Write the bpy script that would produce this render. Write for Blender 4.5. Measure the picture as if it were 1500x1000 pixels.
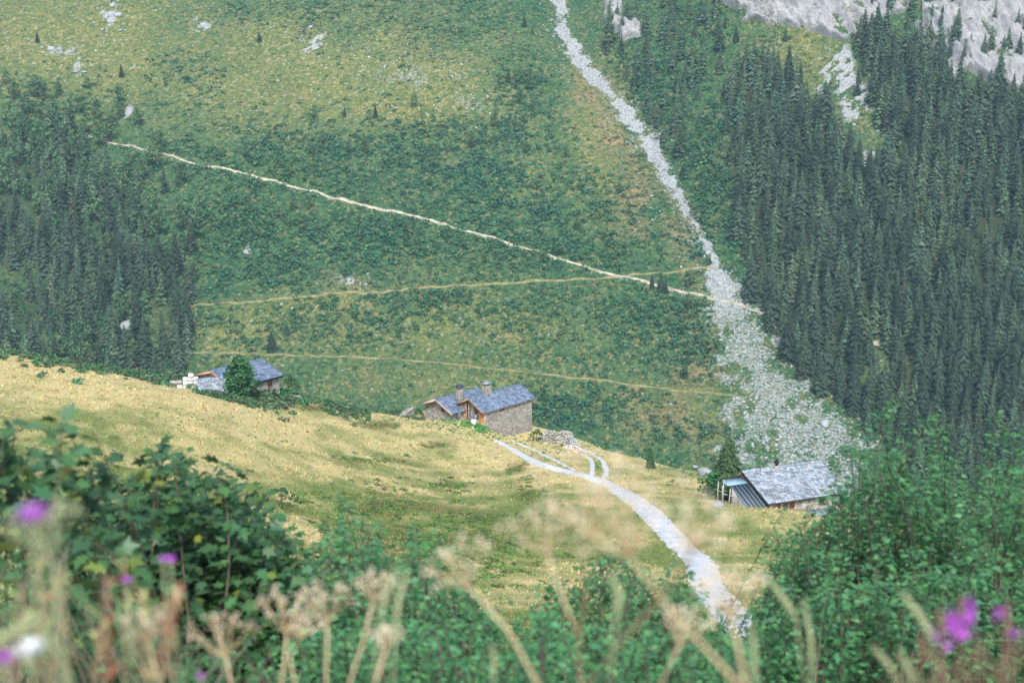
import bpy, math, random
import numpy as np
from mathutils import Vector
R = math.radians
rng = np.random.default_rng(7)
random.seed(7)
for o in list(bpy.data.objects): bpy.data.objects.remove(o)
scene = bpy.context.scene
COL = scene.collection

# ------------------------------------------------------------------ camera, sky, sun, exposure
PITCH = R(14.0); FPX = 2083.3
cam_data = bpy.data.cameras.new('camera')
cam_data.lens = 50; cam_data.sensor_width = 36; cam_data.clip_start = 0.05; cam_data.clip_end = 4000
cam_data.dof.use_dof = True; cam_data.dof.focus_distance = 190; cam_data.dof.aperture_fstop = 2.8
cam = bpy.data.objects.new('camera', cam_data); COL.objects.link(cam)
cam.location = (0, 0, 0); cam.rotation_euler = (R(90) - PITCH, 0, 0)
scene.camera = cam
SUN_EL, SUN_AZ = R(50), R(176)          # azimuth clockwise from +Y: light comes from behind the camera, almost frontal
world = bpy.data.worlds.new('World'); scene.world = world; world.use_nodes = True
wn = world.node_tree; wn.nodes.clear()
sky = wn.nodes.new('ShaderNodeTexSky'); sky.sky_type = 'NISHITA'; sky.sun_disc = False
sky.sun_elevation = SUN_EL; sky.sun_rotation = SUN_AZ; sky.air_density = 1.0; sky.dust_density = 2.5; sky.ozone_density = 1.0
bg = wn.nodes.new('ShaderNodeBackground'); bg.inputs['Strength'].default_value = 0.15
wo = wn.nodes.new('ShaderNodeOutputWorld')
wn.links.new(sky.outputs[0], bg.inputs[0]); wn.links.new(bg.outputs[0], wo.inputs[0])
sun_data = bpy.data.lights.new('sun', 'SUN'); sun_data.energy = 2.2; sun_data.angle = R(16); sun_data.color = (1.0, 0.98, 0.94)
sun = bpy.data.objects.new('sun', sun_data); COL.objects.link(sun)
sd = Vector((math.sin(SUN_AZ) * math.cos(SUN_EL), math.cos(SUN_AZ) * math.cos(SUN_EL), math.sin(SUN_EL)))
sun.rotation_euler = sd.to_track_quat('Z', 'Y').to_euler(); sun.location = (0, -20, 60)
vs = scene.view_settings
vs.view_transform = 'Standard'; vs.look = 'None'; vs.exposure = 0.92; vs.gamma = 1.0; vs.use_curve_mapping = False
scene.cycles.use_denoising = True; scene.cycles.denoiser = 'OPENIMAGEDENOISE'; scene.cycles.denoising_input_passes = 'RGB_ALBEDO_NORMAL'; scene.cycles.denoising_prefilter = 'NONE'
scene.cycles.max_bounces = 6; scene.cycles.diffuse_bounces = 3; scene.cycles.transmission_bounces = 3
scene.cycles.sample_clamp_indirect = 3.0; scene.cycles.volume_bounces = 0; scene.cycles.transparent_max_bounces = 4
scene.cycles.use_adaptive_sampling = True; scene.cycles.adaptive_threshold = 0.005

# ------------------------------------------------------------------ maths: noise, heights, projection
def _hash(ix, iy, seed):
    n = (ix.astype(np.int64) * 374761393 + iy.astype(np.int64) * 668265263 + seed * 1442695041) & 0xFFFFFFFF
    n = ((n ^ (n >> 13)) * 1274126177) & 0xFFFFFFFF
    n = n ^ (n >> 16)
    return (n & 0xFFFF) / 65535.0
def vnoise(x, y, seed=0):
    x = np.asarray(x, float); y = np.asarray(y, float)
    ix = np.floor(x); iy = np.floor(y); fx = x - ix; fy = y - iy
    fx = fx * fx * (3 - 2 * fx); fy = fy * fy * (3 - 2 * fy)
    a = _hash(ix, iy, seed); b = _hash(ix + 1, iy, seed); c = _hash(ix, iy + 1, seed); d = _hash(ix + 1, iy + 1, seed)
    return (a + (b - a) * fx) * (1 - fy) + (c + (d - c) * fx) * fy
def fbm(x, y, seed=0, octv=4):
    x = np.asarray(x, float); y = np.asarray(y, float)
    s = 0; a = 0.5; t = 0
    for i in range(octv):
        s = s + a * vnoise(x * 2 ** i + 17.3 * i, y * 2 ** i - 9.1 * i, seed + i); t += a; a *= 0.5
    return s / t
cp, sp = math.cos(PITCH), math.sin(PITCH)
def W(px, py, D):
    """picture point at forward distance D (metres) -> world point; used to take measurements off the photograph"""
    u = (px - 750) / FPX; v = (500 - py) / FPX
    return np.array([D * u, D * (cp + v * sp), D * (-sp + v * cp)])
def proj(P):
    P = np.asarray(P, float)
    D = P[..., 1] * cp - P[..., 2] * sp
    Ds = np.where(np.abs(D) < 1e-6, 1e-6, D)
    return 750 + FPX * P[..., 0] / Ds, 500 - FPX * (P[..., 1] * sp + P[..., 2] * cp) / Ds, D

NEAR = [(0,-30,7),(-25,-25,14),(25,-25,1),(0,-15,3.4),(0,-5,0.2),(0,0,-1.6),(-6,0,-1.0),(6,0,-2.3),(0,5,-3.4),(0,11,-6.4),(-5,11,-5.4),(5,11,-7.3),
        (0,25,-13.3),(-12,25,-11.2),(12,25,-15.2),(-30,25,-7),(30,25,-18),(0,50,-24.8),(-25,50,-20),(25,50,-29)]
for q in [(750,900,90),(450,860,95),(100,760,105),(0,650,130),(200,690,122),(300,620,165),(0,560,165),(0,514,200),(-250,492,200),
          (140,542,200),(260,564,206),(450,592,215),(600,612,228),(702,633,226),(672,625,228),(640,619,231),(694,616,233),(716,626,232),(742,643,236),(782,629,244),(618,615,240),(650,604,252),
          (850,654,232),(880,690,200),(800,682,200),(870,705,188),(950,690,205),(1000,692,207),(980,775,152),(1030,840,124),(1075,905,102),
          (650,750,155),(500,700,168),(400,740,138),(620,680,198),(500,640,196),(1118,754,162),(1150,754,163),(1080,735,172),(1210,750,172),
          (1300,800,150),(1500,850,130),(1250,900,102),(1500,950,85),(330,563,208),(400,571,212),
          (-200,560,280),(0,590,280),(300,650,290),(600,700,300),(850,740,300),(1100,800,280),(1300,860,260),(1600,900,230)]:
    NEAR.append(tuple(W(*q)))
NEAR = np.array(NEAR)
def _tps_k(r2): return np.where(r2 > 1e-9, r2 * np.log(np.maximum(r2, 1e-9)), 0.0)
_n = len(NEAR)
_d2 = ((NEAR[:, None, :2] - NEAR[None, :, :2]) ** 2).sum(-1) / 1e4
_A = np.zeros((_n + 3, _n + 3)); _A[:_n, :_n] = _tps_k(_d2) + np.eye(_n) * 0.0004
_A[:_n, _n] = 1; _A[:_n, _n + 1:] = NEAR[:, :2] / 100; _A[_n, :_n] = 1; _A[_n + 1:, :_n] = NEAR[:, :2].T / 100
_wt = np.linalg.solve(_A, np.concatenate([NEAR[:, 2], np.zeros(3)]))
def near_h(x, y):
    xc = np.clip(x, -130, 120); yc = np.clip(y, -40, 290)
    sh = xc.shape; xf = xc.ravel(); yf = yc.ravel(); out = np.empty_like(xf)
    for i in range(0, len(xf), 40000):
        a = xf[i:i + 40000]; b = yf[i:i + 40000]
        r2 = ((a[:, None] - NEAR[None, :, 0]) ** 2 + (b[:, None] - NEAR[None, :, 1]) ** 2) / 1e4
        out[i:i + 40000] = _tps_k(r2) @ _wt[:_n] + _wt[_n] + a / 100 * _wt[_n + 1] + b / 100 * _wt[_n + 2]
    z = out.reshape(sh) - 0.7 * np.maximum(y - 290, 0) - 0.15 * np.abs(x - xc)
    amp = np.clip((y - 15) / 40, 0, 1)
    z = z + amp * (1.1 * (fbm(x / 22, y / 22, 3, 3) - 0.5) + 0.5 * (fbm(x / 5.5, y / 5.5, 5, 2) - 0.5))
    return z
FZ0, FY0, FS = W(600, 600, 530)[2], W(600, 600, 530)[1], 0.60
def far_plane(x, y): return FZ0 + FS * (y - FY0)
def plane_hit(px, py):
    d = W(px, py, 1.0); t = (FZ0 - FS * FY0) / (d[2] - FS * d[1]); return d * t
GUL = np.array([plane_hit(*q) for q in [(810,-150),(822,0),(845,75),(900,140),(945,205),(985,270),(1025,335),(1052,392),(1110,465),(1180,540),(1262,645),(1330,760)]])
def gully_off(x, y):
    gx = np.interp(-y, -GUL[:, 1], GUL[:, 0])
    return (x - gx) * 0.9
def far_h(x, y):
    s = gully_off(x, y)
    up = np.clip((y - 560) / 180, 0, 1)
    rise = 0.40 * np.maximum(s - 6, 0) - 0.0006 * np.maximum(s - 60, 0) ** 2 * 0.3
    z = far_plane(x, y) + rise
    z = z - 3.5 * np.exp(-((s - 2) / 11.0) ** 2) * (0.4 + up)
    z = z + 11 * (fbm(x / 120, y / 120, 21, 2) - 0.5) + 5 * (fbm(x / 34, y / 34, 22, 2) - 0.5) + 1.6 * (fbm(x / 9, y / 9, 23, 3) - 0.5)
    # rock band high on the right shoulder
    cl = np.clip((y - (700 - 0.10 * (x - 110))) / 22, 0, 1) * np.clip((x - 88) / 25, 0, 1) * np.clip((235 - x) / 20, 0, 1)
    return z + 20 * cl
def H(x, y):
    x = np.asarray(x, float); y = np.asarray(y, float)
    a = near_h(x, y); b = far_h(x, y); k = 6.0
    m = np.maximum(a, b)
    return m + k * np.log(np.exp((a - m) / k) + np.exp((b - m) / k)) * (np.clip((y - 200) / 80, 0, 1))
_ta = np.radians(np.linspace(-52, 52, 261)); _tr = np.geomspace(5.5, 1300, 520)
_TA, _TR = np.meshgrid(_ta, _tr); _TH = H(_TR * np.sin(_TA), -15 + _TR * np.cos(_TA))
def Hq(x, y):
    """height read from a table, for quick line-of-sight searches"""
    a = np.arctan2(x, y + 15); r = np.maximum(np.hypot(x, y + 15), 5.6)
    fa = np.clip((a - _ta[0]) / (_ta[1] - _ta[0]), 0, len(_ta) - 1.001); fr = np.clip(np.log(r / _tr[0]) / math.log(_tr[1] / _tr[0]), 0, len(_tr) - 1.001)
    i = fa.astype(int); j = fr.astype(int); u = fa - i; v = fr - j
    return (_TH[j, i] * (1 - u) + _TH[j, i + 1] * u) * (1 - v) + (_TH[j + 1, i] * (1 - u) + _TH[j + 1, i + 1] * u) * v
def at(px, py, dmin=20.0):
    """where the line of sight through a picture point meets the ground"""
    px = np.atleast_1d(np.asarray(px, float)); py = np.atleast_1d(np.asarray(py, float))
    u = (px - 750) / FPX; v = (500 - py) / FPX
    d = np.stack([u, cp + v * sp, -sp + v * cp], -1)
    lo = np.full(len(px), dmin); hi = np.full(len(px), np.nan); prev = lo.copy()
    for D in np.geomspace(dmin, 1150, 200):
        P = d * D; below = (P[:, 2] < Hq(P[:, 0], P[:, 1])) & np.isnan(hi)
        hi[below] = D; lo[below] = prev[below]; prev[:] = D
    hi = np.where(np.isnan(hi), 1150, hi)
    for _ in range(14):
        m = (lo + hi) / 2; P = d * m[:, None]; b = P[:, 2] < Hq(P[:, 0], P[:, 1])
        hi = np.where(b, m, hi); lo = np.where(b, lo, m)
    P = d * hi[:, None]; P[:, 2] = H(P[:, 0], P[:, 1])
    return P
def at1(px, py, dmin=20.0): return at([px], [py], dmin)[0]
def inpoly(px, py, poly):
    px = np.asarray(px); py = np.asarray(py); r = np.zeros(px.shape, bool); n = len(poly)
    for i in range(n):
        x1, y1 = poly[i]; x2, y2 = poly[(i + 1) % n]
        c = ((y1 > py) != (y2 > py)) & (px < (x2 - x1) * (py - y1) / ((y2 - y1) or 1e-9) + x1)
        r ^= c
    return r
def blobs(px, py, lst):
    s = np.zeros(np.shape(px))
    for bx, by, rx, ry, a in lst:
        s = np.maximum(s, a * np.exp(-((px - bx) / rx) ** 2 - ((py - by) / ry) ** 2))
    return s
def poly_dist(x, y, line):
    """distance to a polyline (n,2) and the parameter along it"""
    best = np.full(np.shape(x), 1e9); par = np.zeros(np.shape(x))
    for i in range(len(line) - 1):
        a = line[i]; b = line[i + 1]; ab = b - a; L = (ab ** 2).sum() + 1e-9
        t = np.clip(((x - a[0]) * ab[0] + (y - a[1]) * ab[1]) / L, 0, 1)
        d = np.hypot(x - a[0] - t * ab[0], y - a[1] - t * ab[1])
        k = d < best; best = np.where(k, d, best); par = np.where(k, i + t, par)
    return best, par

# ------------------------------------------------------------------ objects
def tag(o, label=None, cat=None, group=None, kind=None):
    if label: o['label'] = label
    if cat: o['category'] = cat
    if group: o['group'] = group
    if kind: o['kind'] = kind
    return o
def link_mesh(name, me, parent=None):
    o = bpy.data.objects.new(name, me); COL.objects.link(o)
    if parent is not None: o.parent = parent
    return o
def empty(name, loc=(0, 0, 0), rz=0.0, label=None, cat=None, group=None):
    o = bpy.data.objects.new(name, None); COL.objects.link(o)
    o.location = [float(c) for c in loc]; o.rotation_euler = (0, 0, rz); o.empty_display_size = 0.3
    return tag(o, label, cat, group)
class MB:
    """collects triangles and quads with a per-point tint"""
    def __init__(s): s.V = []; s.T = []; s.Q = []; s.C = []; s.n = 0
    def add(s, V, T=None, Q=None, tint=(1, 1, 1)):
        V = np.asarray(V, float).reshape(-1, 3); m = len(V)
        c = np.asarray(tint, float)
        c = np.broadcast_to(c, (m, 3)) if c.ndim == 1 else c
        s.V.append(V); s.C.append(c)
        if T is not None and len(T): s.T.append(np.asarray(T, np.int64).reshape(-1, 3) + s.n)
        if Q is not None and len(Q): s.Q.append(np.asarray(Q, np.int64).reshape(-1, 4) + s.n)
        s.n += m; return s
    def scatter(s, tV, tT, pos, yaw, scale, tint, tC=None, normal=None):
        """copies of one template (tV, tT) at many places"""
        k = len(pos); m = len(tV)
        sc = np.asarray(scale, float)
        if sc.ndim == 1: sc = np.repeat(sc[:, None], 3, 1)
        P = tV[None] * sc[:, None, :]
        c, n = np.cos(yaw)[:, None], np.sin(yaw)[:, None]
        X = P[..., 0] * c - P[..., 1] * n; Y = P[..., 0] * n + P[..., 1] * c
        P = np.stack([X, Y, P[..., 2]], -1) + np.asarray(pos)[:, None, :]
        col = np.repeat(np.asarray(tint)[:, None, :], m, 1)
        if tC is not None: col = col * tC[None]
        T = tT[None] + (np.arange(k) * m)[:, None, None]
        return s.add(P.reshape(-1, 3), T.reshape(-1, 3), None, col.reshape(-1, 3))
    def arrays(s):
        V = np.concatenate(s.V); C = np.concatenate(s.C)
        T = np.concatenate(s.T) if s.T else np.zeros((0, 3), np.int64)
        if s.Q:
            Q = np.concatenate(s.Q); T = np.concatenate([T, Q[:, [0, 1, 2]], Q[:, [0, 2, 3]]])
        return V, T, C
    def mesh(s, name, mats, smooth=False):
        V = np.concatenate(s.V); C = np.concatenate(s.C)
        T = np.concatenate(s.T) if s.T else np.zeros((0, 3), np.int64)
        Q = np.concatenate(s.Q) if s.Q else np.zeros((0, 4), np.int64)
        me = bpy.data.meshes.new(name)
        me.vertices.add(len(V)); me.vertices.foreach_set('co', V.ravel().astype(np.float32))
        nl = T.size + Q.size; me.loops.add(nl)
        me.loops.foreach_set('vertex_index', np.concatenate([T.ravel(), Q.ravel()]).astype(np.int32))
        me.polygons.add(len(T) + len(Q))
        me.polygons.foreach_set('loop_start', np.concatenate([np.arange(len(T)) * 3, T.size + np.arange(len(Q)) * 4]).astype(np.int32))
        if smooth: me.polygons.foreach_set('use_smooth', np.ones(len(T) + len(Q), bool))
        a = me.attributes.new('tint', 'FLOAT_COLOR', 'POINT')
        a.data.foreach_set('color', np.concatenate([C, np.ones((len(C), 1))], 1).ravel().astype(np.float32))
        me.update(calc_edges=True)
        for m in (mats if isinstance(mats, (list, tuple)) else [mats]): me.materials.append(m)
        return me
    def build(s, name, mats, parent=None, smooth=False):
        return link_mesh(name, s.mesh(name, mats, smooth), parent)
BOXQ = [(0, 3, 2, 1), (4, 5, 6, 7), (0, 1, 5, 4), (1, 2, 6, 5), (2, 3, 7, 6), (3, 0, 4, 7)]
def box(mb, x0, x1, y0, y1, z0, z1, tint=(1, 1, 1)):
    mb.add([(x0, y0, z0), (x1, y0, z0), (x1, y1, z0), (x0, y1, z0), (x0, y0, z1), (x1, y0, z1), (x1, y1, z1), (x0, y1, z1)], None, BOXQ, tint)
    return mb
def hexa(mb, b, t, tint=(1, 1, 1)):
    mb.add(list(b) + list(t), None, BOXQ, tint); return mb
def beam(mb, a, b, w, h, tint=(1, 1, 1)):
    a = Vector(a); b = Vector(b); d = (b - a).normalized()
    s = d.cross(Vector((0, 0, 1)))
    s = Vector((1, 0, 0)) if s.length < 1e-3 else s.normalized()
    u = s.cross(d).normalized()
    q = [(-1, -1), (1, -1), (1, 1), (-1, 1)]
    bb = [a + s * w / 2 * i + u * h / 2 * j for i, j in q]; tt = [b + s * w / 2 * i + u * h / 2 * j for i, j in q]
    hexa(mb, [tuple(v) for v in bb], [tuple(v) for v in tt], tint); return mb
def tube(mb, pts, rad, sides=5, tint=(1, 1, 1), cap=True):
    pts = np.asarray(pts, float); n = len(pts); rad = np.broadcast_to(np.asarray(rad, float), (n,))
    d = np.gradient(pts, axis=0); d /= np.linalg.norm(d, axis=1)[:, None] + 1e-9
    ref = np.where(np.abs(d[:, 2:3]) > 0.9, np.array([[1.0, 0, 0]]), np.array([[0, 0, 1.0]]))
    s = np.cross(d, ref); s /= np.linalg.norm(s, axis=1)[:, None] + 1e-9; u = np.cross(s, d)
    a = np.arange(sides) * 2 * math.pi / sides
    V = pts[:, None] + rad[:, None, None] * (np.cos(a)[None, :, None] * s[:, None] + np.sin(a)[None, :, None] * u[:, None])
    i = np.arange(n - 1)[:, None] * sides; j = np.arange(sides)[None]; k = (j + 1) % sides
    Q = np.stack([i + j, i + k, i + sides + k, i + sides + j], -1).reshape(-1, 4)
    T = []
    if cap:
        T = [(0, c + 1, c) for c in range(1, sides - 1)] + [((n - 1) * sides, (n - 1) * sides + c, (n - 1) * sides + c + 1) for c in range(1, sides - 1)]
    mb.add(V.reshape(-1, 3), T, Q, tint); return mb
def lathe(mb, prof, sides=10, tint=(1, 1, 1), centre=(0, 0, 0)):
    a = np.arange(sides) * 2 * math.pi / sides
    V = np.array([[(r * math.cos(t) + centre[0], r * math.sin(t) + centre[1], z + centre[2]) for t in a] for r, z in prof]).reshape(-1, 3)
    Q = [(i * sides + j, i * sides + (j + 1) % sides, (i + 1) * sides + (j + 1) % sides, (i + 1) * sides + j) for i in range(len(prof) - 1) for j in range(sides)]
    mb.add(V, None, Q, tint); return mb

# ------------------------------------------------------------------ materials
def new_mat(name):
    m = bpy.data.materials.new(name); m.use_nodes = True; nt = m.node_tree; nt.nodes.clear()
    out = nt.nodes.new('ShaderNodeOutputMaterial'); return m, nt, out
def N(nt, t, **kw):
    n = nt.nodes.new(t)
    for k, v in kw.items(): setattr(n, k, v)
    return n
def mixc(nt, fac, a, b, mode='MIX'):
    n = N(nt, 'ShaderNodeMix', data_type='RGBA', blend_type=mode)
    for s, v in ((n.inputs[0], fac), (n.inputs[6], a), (n.inputs[7], b)):
        if hasattr(v, 'is_output'): nt.links.new(v, s)
        elif isinstance(v, (int, float)): s.default_value = v
        else: s.default_value = (*v, 1)
    return n.outputs[2]
def ramp(nt, src, lo, hi):
    n = N(nt, 'ShaderNodeMapRange'); nt.links.new(src, n.inputs[0]); n.inputs[1].default_value = lo; n.inputs[2].default_value = hi
    return n.outputs[0]
def noise(nt, scale, detail=4, rough=0.6, vec=None):
    n = N(nt, 'ShaderNodeTexNoise'); n.inputs['Scale'].default_value = scale; n.inputs['Detail'].default_value = detail; n.inputs['Roughness'].default_value = rough
    if vec is not None: nt.links.new(vec, n.inputs['Vector'])
    return n.outputs[0]
def simple(name, ca, cb, scale=3.0, rough=0.8, bump=0.0, rand=0.25, trans=0.0, detail=4, metal=0.0):
    """two-tone noise colour x tint attribute x per-object variation; optional light through leaves"""
    m, nt, out = new_mat(name)
    tc = N(nt, 'ShaderNodeTexCoord'); f = noise(nt, scale, detail, 0.65, tc.outputs['Object'])
    c = mixc(nt, ramp(nt, f, 0.3, 0.7), ca, cb)
    at_ = N(nt, 'ShaderNodeAttribute', attribute_name='tint'); c = mixc(nt, 1.0, c, at_.outputs['Color'], 'MULTIPLY')
    oi = N(nt, 'ShaderNodeObjectInfo'); mr = N(nt, 'ShaderNodeMapRange'); nt.links.new(oi.outputs['Random'], mr.inputs[0])
    mr.inputs[3].default_value = 1 - rand; mr.inputs[4].default_value = 1 + rand
    hv = N(nt, 'ShaderNodeHueSaturation'); nt.links.new(mr.outputs[0], hv.inputs['Value']); nt.links.new(c, hv.inputs['Color'])
    b = N(nt, 'ShaderNodeBsdfPrincipled'); b.inputs['Roughness'].default_value = rough; b.inputs['Metallic'].default_value = metal
    b.inputs['Specular IOR Level'].default_value = 0.3
    nt.links.new(hv.outputs[0], b.inputs['Base Color'])
    if bump:
        bp = N(nt, 'ShaderNodeBump'); bp.inputs['Strength'].default_value = bump; bp.inputs['Distance'].default_value = 0.05
        nt.links.new(noise(nt, scale * 4, 5, 0.7, tc.outputs['Object']), bp.inputs['Height']); nt.links.new(bp.outputs[0], b.inputs['Normal'])
    sh = b.outputs[0]
    if trans:
        t = N(nt, 'ShaderNodeBsdfTranslucent'); nt.links.new(hv.outputs[0], t.inputs[0])
        mx = N(nt, 'ShaderNodeMixShader'); mx.inputs[0].default_value = trans; nt.links.new(sh, mx.inputs[1]); nt.links.new(t.outputs[0], mx.inputs[2]); sh = mx.outputs[0]
    nt.links.new(sh, out.inputs[0]); return m
M = {}
M['needles'] = simple('spruce_needles', (0.032, 0.062, 0.040), (0.062, 0.098, 0.054), 0.6, 0.85, rand=0.38, trans=0.12)
M['leaf_far'] = simple('alder_leaves', (0.032, 0.122, 0.062), (0.068, 0.178, 0.082), 0.5, 0.8, rand=0.25, trans=0.2)
M['leaf_near'] = simple('bush_leaves', (0.050, 0.185, 0.075), (0.105, 0.265, 0.108), 2.0, 0.5, rand=0.1, trans=0.3)
M['leaf_lobed'] = simple('lobed_leaves', (0.034, 0.105, 0.046), (0.070, 0.155, 0.058), 2.0, 0.45, rand=0.08, trans=0.25)
M['bark'] = simple('bark', (0.10, 0.08, 0.06), (0.17, 0.14, 0.11), 6, 0.9, 0.4)
M['dry_grass'] = simple('dry_grass', (0.52, 0.43, 0.19), (0.66, 0.56, 0.30), 0.4, 0.9, rand=0.05, trans=0.2)
M['stem_dry'] = simple('dry_stem', (0.50, 0.37, 0.22), (0.62, 0.49, 0.32), 20, 0.7, rand=0.1)
M['seed_dry'] = simple('dry_seeds', (0.74, 0.64, 0.48), (0.84, 0.76, 0.62), 30, 0.8, rand=0.12, trans=0.25)
M['grass_spike'] = simple('grass_spike', (0.34, 0.40, 0.22), (0.44, 0.47, 0.29), 20, 0.8, rand=0.1, trans=0.25)
M['petal'] = simple('purple_petal', (0.38, 0.08, 0.50), (0.52, 0.13, 0.62), 20, 0.6, rand=0.08, trans=0.3)
M['white_petal'] = simple('white_petal', (0.62, 0.66, 0.68), (0.74, 0.76, 0.76), 20, 0.6, rand=0.08, trans=0.3)
M['rock'] = simple('grey_rock', (0.23, 0.25, 0.25), (0.37, 0.39, 0.385), 0.7, 0.9, 0.5, rand=0.18)
M['stone'] = simple('wall_stone', (0.27, 0.26, 0.235), (0.40, 0.385, 0.35), 1.4, 0.9, 0.5, rand=0.05)
M['mortar'] = simple('mortar', (0.20, 0.19, 0.17), (0.29, 0.27, 0.24), 3, 0.95, 0.3, rand=0.05)
M['slate'] = simple('blue_slate', (0.105, 0.150, 0.215), (0.170, 0.220, 0.295), 1.2, 0.55, 0.3, rand=0.03)
M['slate_pale'] = simple('lichen_slate', (0.19, 0.235, 0.28), (0.33, 0.37, 0.395), 1.0, 0.7, 0.4, rand=0.03)
M['wood'] = simple('weathered_wood', (0.33, 0.22, 0.15), (0.46, 0.34, 0.25), 4, 0.8, 0.3)
M['wood_pale'] = simple('pale_wood', (0.46, 0.35, 0.27), (0.58, 0.47, 0.38), 4, 0.8, 0.3)
M['wood_orange'] = simple('orange_wood', (0.52, 0.26, 0.10), (0.66, 0.38, 0.18), 5, 0.75, 0.3, rand=0.05)
M['wood_red'] = simple('red_brown_wood', (0.22, 0.075, 0.045), (0.32, 0.12, 0.07), 5, 0.7, 0.2)
M['wood_grey'] = simple('silver_wood', (0.30, 0.29, 0.27), (0.44, 0.42, 0.39), 5, 0.85, 0.4)
M['dark_metal'] = simple('dark_metal', (0.045, 0.050, 0.062), (0.075, 0.080, 0.092), 2, 0.45, 0.1)
M['blue_metal'] = simple('blue_metal', (0.20, 0.33, 0.42), (0.26, 0.40, 0.48), 2, 0.5, 0.1)
M['black'] = simple('soot_black', (0.02, 0.02, 0.022), (0.035, 0.035, 0.038), 3, 0.7)
M['white'] = simple('white_paint', (0.74, 0.73, 0.70), (0.82, 0.81, 0.79), 3, 0.6)
M['glass'] = simple('window_glass', (0.03, 0.035, 0.04), (0.05, 0.055, 0.06), 2, 0.08)
M['orange'] = simple('orange_cloth', (0.62, 0.27, 0.06), (0.74, 0.40, 0.13), 3, 0.8)
M['pink_flower'] = simple('pink_flowers', (0.46, 0.17, 0.36), (0.58, 0.27, 0.46), 2, 0.7, trans=0.2)
M['gravel'] = simple('pale_gravel', (0.40, 0.42, 0.44), (0.57, 0.59, 0.60), 1.3, 0.95, 0.6, rand=0.0, detail=8)
M['trail'] = simple('trail_earth', (0.26, 0.23, 0.15), (0.48, 0.43, 0.33), 0.35, 0.95, 0.5, rand=0.0, detail=8)
M['trail_grass'] = simple('trail_grass', (0.12, 0.13, 0.05), (0.27, 0.23, 0.11), 0.3, 0.95, 0.3, rand=0.0, detail=8)

def ground_material():
    m, nt, out = new_mat('ground_cover')
    geo = N(nt, 'ShaderNodeNewGeometry'); pos = geo.outputs['Position']
    def A(n): return N(nt, 'ShaderNodeAttribute', attribute_name=n).outputs['Fac']
    n1 = noise(nt, 0.06, 5, 0.65, pos); n2 = noise(nt, 0.45, 5, 0.7, pos); n3 = noise(nt, 3.5, 6, 0.8, pos)
    # far mountainside: yellow-green turf, lush green, brown heath, each a mosaic of single plants
    n4 = noise(nt, 1.5, 5, 0.8, pos)
    def cells(sc):
        v = N(nt, 'ShaderNodeTexVoronoi'); v.inputs['Scale'].default_value = sc; nt.links.new(pos, v.inputs['Vector'])
        sx = N(nt, 'ShaderNodeSeparateColor'); nt.links.new(v.outputs['Color'], sx.inputs[0]); return sx
    ca = cells(0.95); cb = cells(0.42)
    turf = mixc(nt, ca.outputs[0], (0.040, 0.092, 0.032), (0.180, 0.185, 0.055)); turf = mixc(nt, ramp(nt, ca.outputs[1], 0.86, 0.90), turf, (0.30, 0.21, 0.075)); turf = mixc(nt, ramp(nt, ca.outputs[2], 0.945, 0.96), turf, (0.34, 0.33, 0.28))
    turf = mixc(nt, 0.35, turf, mixc(nt, cb.outputs[0], (0.06, 0.11, 0.035), (0.21, 0.195, 0.065)))
    lush = mixc(nt, ca.outputs[0], (0.014, 0.050, 0.026), (0.054, 0.125, 0.046)); lush = mixc(nt, ramp(nt, ca.outputs[1], 0.90, 0.93), lush, (0.17, 0.14, 0.055))
    heath = mixc(nt, ca.outputs[0], (0.125, 0.095, 0.042), (0.290, 0.220, 0.115)); heath = mixc(nt, ramp(nt, ca.outputs[1], 0.70, 0.74), heath, (0.06, 0.10, 0.035))
    far = mixc(nt, A('open'), lush, turf); far = mixc(nt, A('brown'), far, heath)
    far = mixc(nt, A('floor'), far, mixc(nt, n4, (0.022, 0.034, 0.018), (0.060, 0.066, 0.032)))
    # near meadow: straw, fresh green, olive bilberry that also paints the shade of one hollow
    straw = mixc(nt, ramp(nt, n3, 0.3, 0.7), (0.36, 0.29, 0.12), (0.58, 0.48, 0.24))
    fresh = mixc(nt, ramp(nt, n3, 0.3, 0.7), (0.08, 0.13, 0.035), (0.20, 0.23, 0.07))
    olive = mixc(nt, ramp(nt, n3, 0.3, 0.7), (0.09, 0.085, 0.028), (0.17, 0.14, 0.05))
    near = mixc(nt, A('green'), straw, fresh); near = mixc(nt, A('moss_shade'), near, olive)
    c = mixc(nt, A('far'), near, far)
    vor = N(nt, 'ShaderNodeTexVoronoi'); vor.inputs['Scale'].default_value = 1.1; nt.links.new(pos, vor.inputs['Vector'])
    rockc = mixc(nt, ramp(nt, vor.outputs['Distance'], 0.15, 0.75), (0.40, 0.42, 0.41), (0.22, 0.23, 0.23))
    sm = N(nt, 'ShaderNodeMath', operation='ADD'); nt.links.new(A('scree'), sm.inputs[0]); nt.links.new(noise(nt, 0.9, 6, 0.8, pos), sm.inputs[1]); c = mixc(nt, ramp(nt, sm.outputs[0], 0.86, 1.0), c, rockc)
    b = N(nt, 'ShaderNodeBsdfPrincipled'); b.inputs['Roughness'].default_value = 0.95; b.inputs['Specular IOR Level'].default_value = 0.15
    nt.links.new(c, b.inputs['Base Color'])
    bp = N(nt, 'ShaderNodeBump'); bp.inputs['Strength'].default_value = 0.8; bp.inputs['Distance'].default_value = 0.35
    nt.links.new(n2, bp.inputs['Height']); nt.links.new(bp.outputs[0], b.inputs['Normal'])
    nt.links.new(b.outputs[0], out.inputs[0]); return m
M['ground'] = ground_material()
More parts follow.
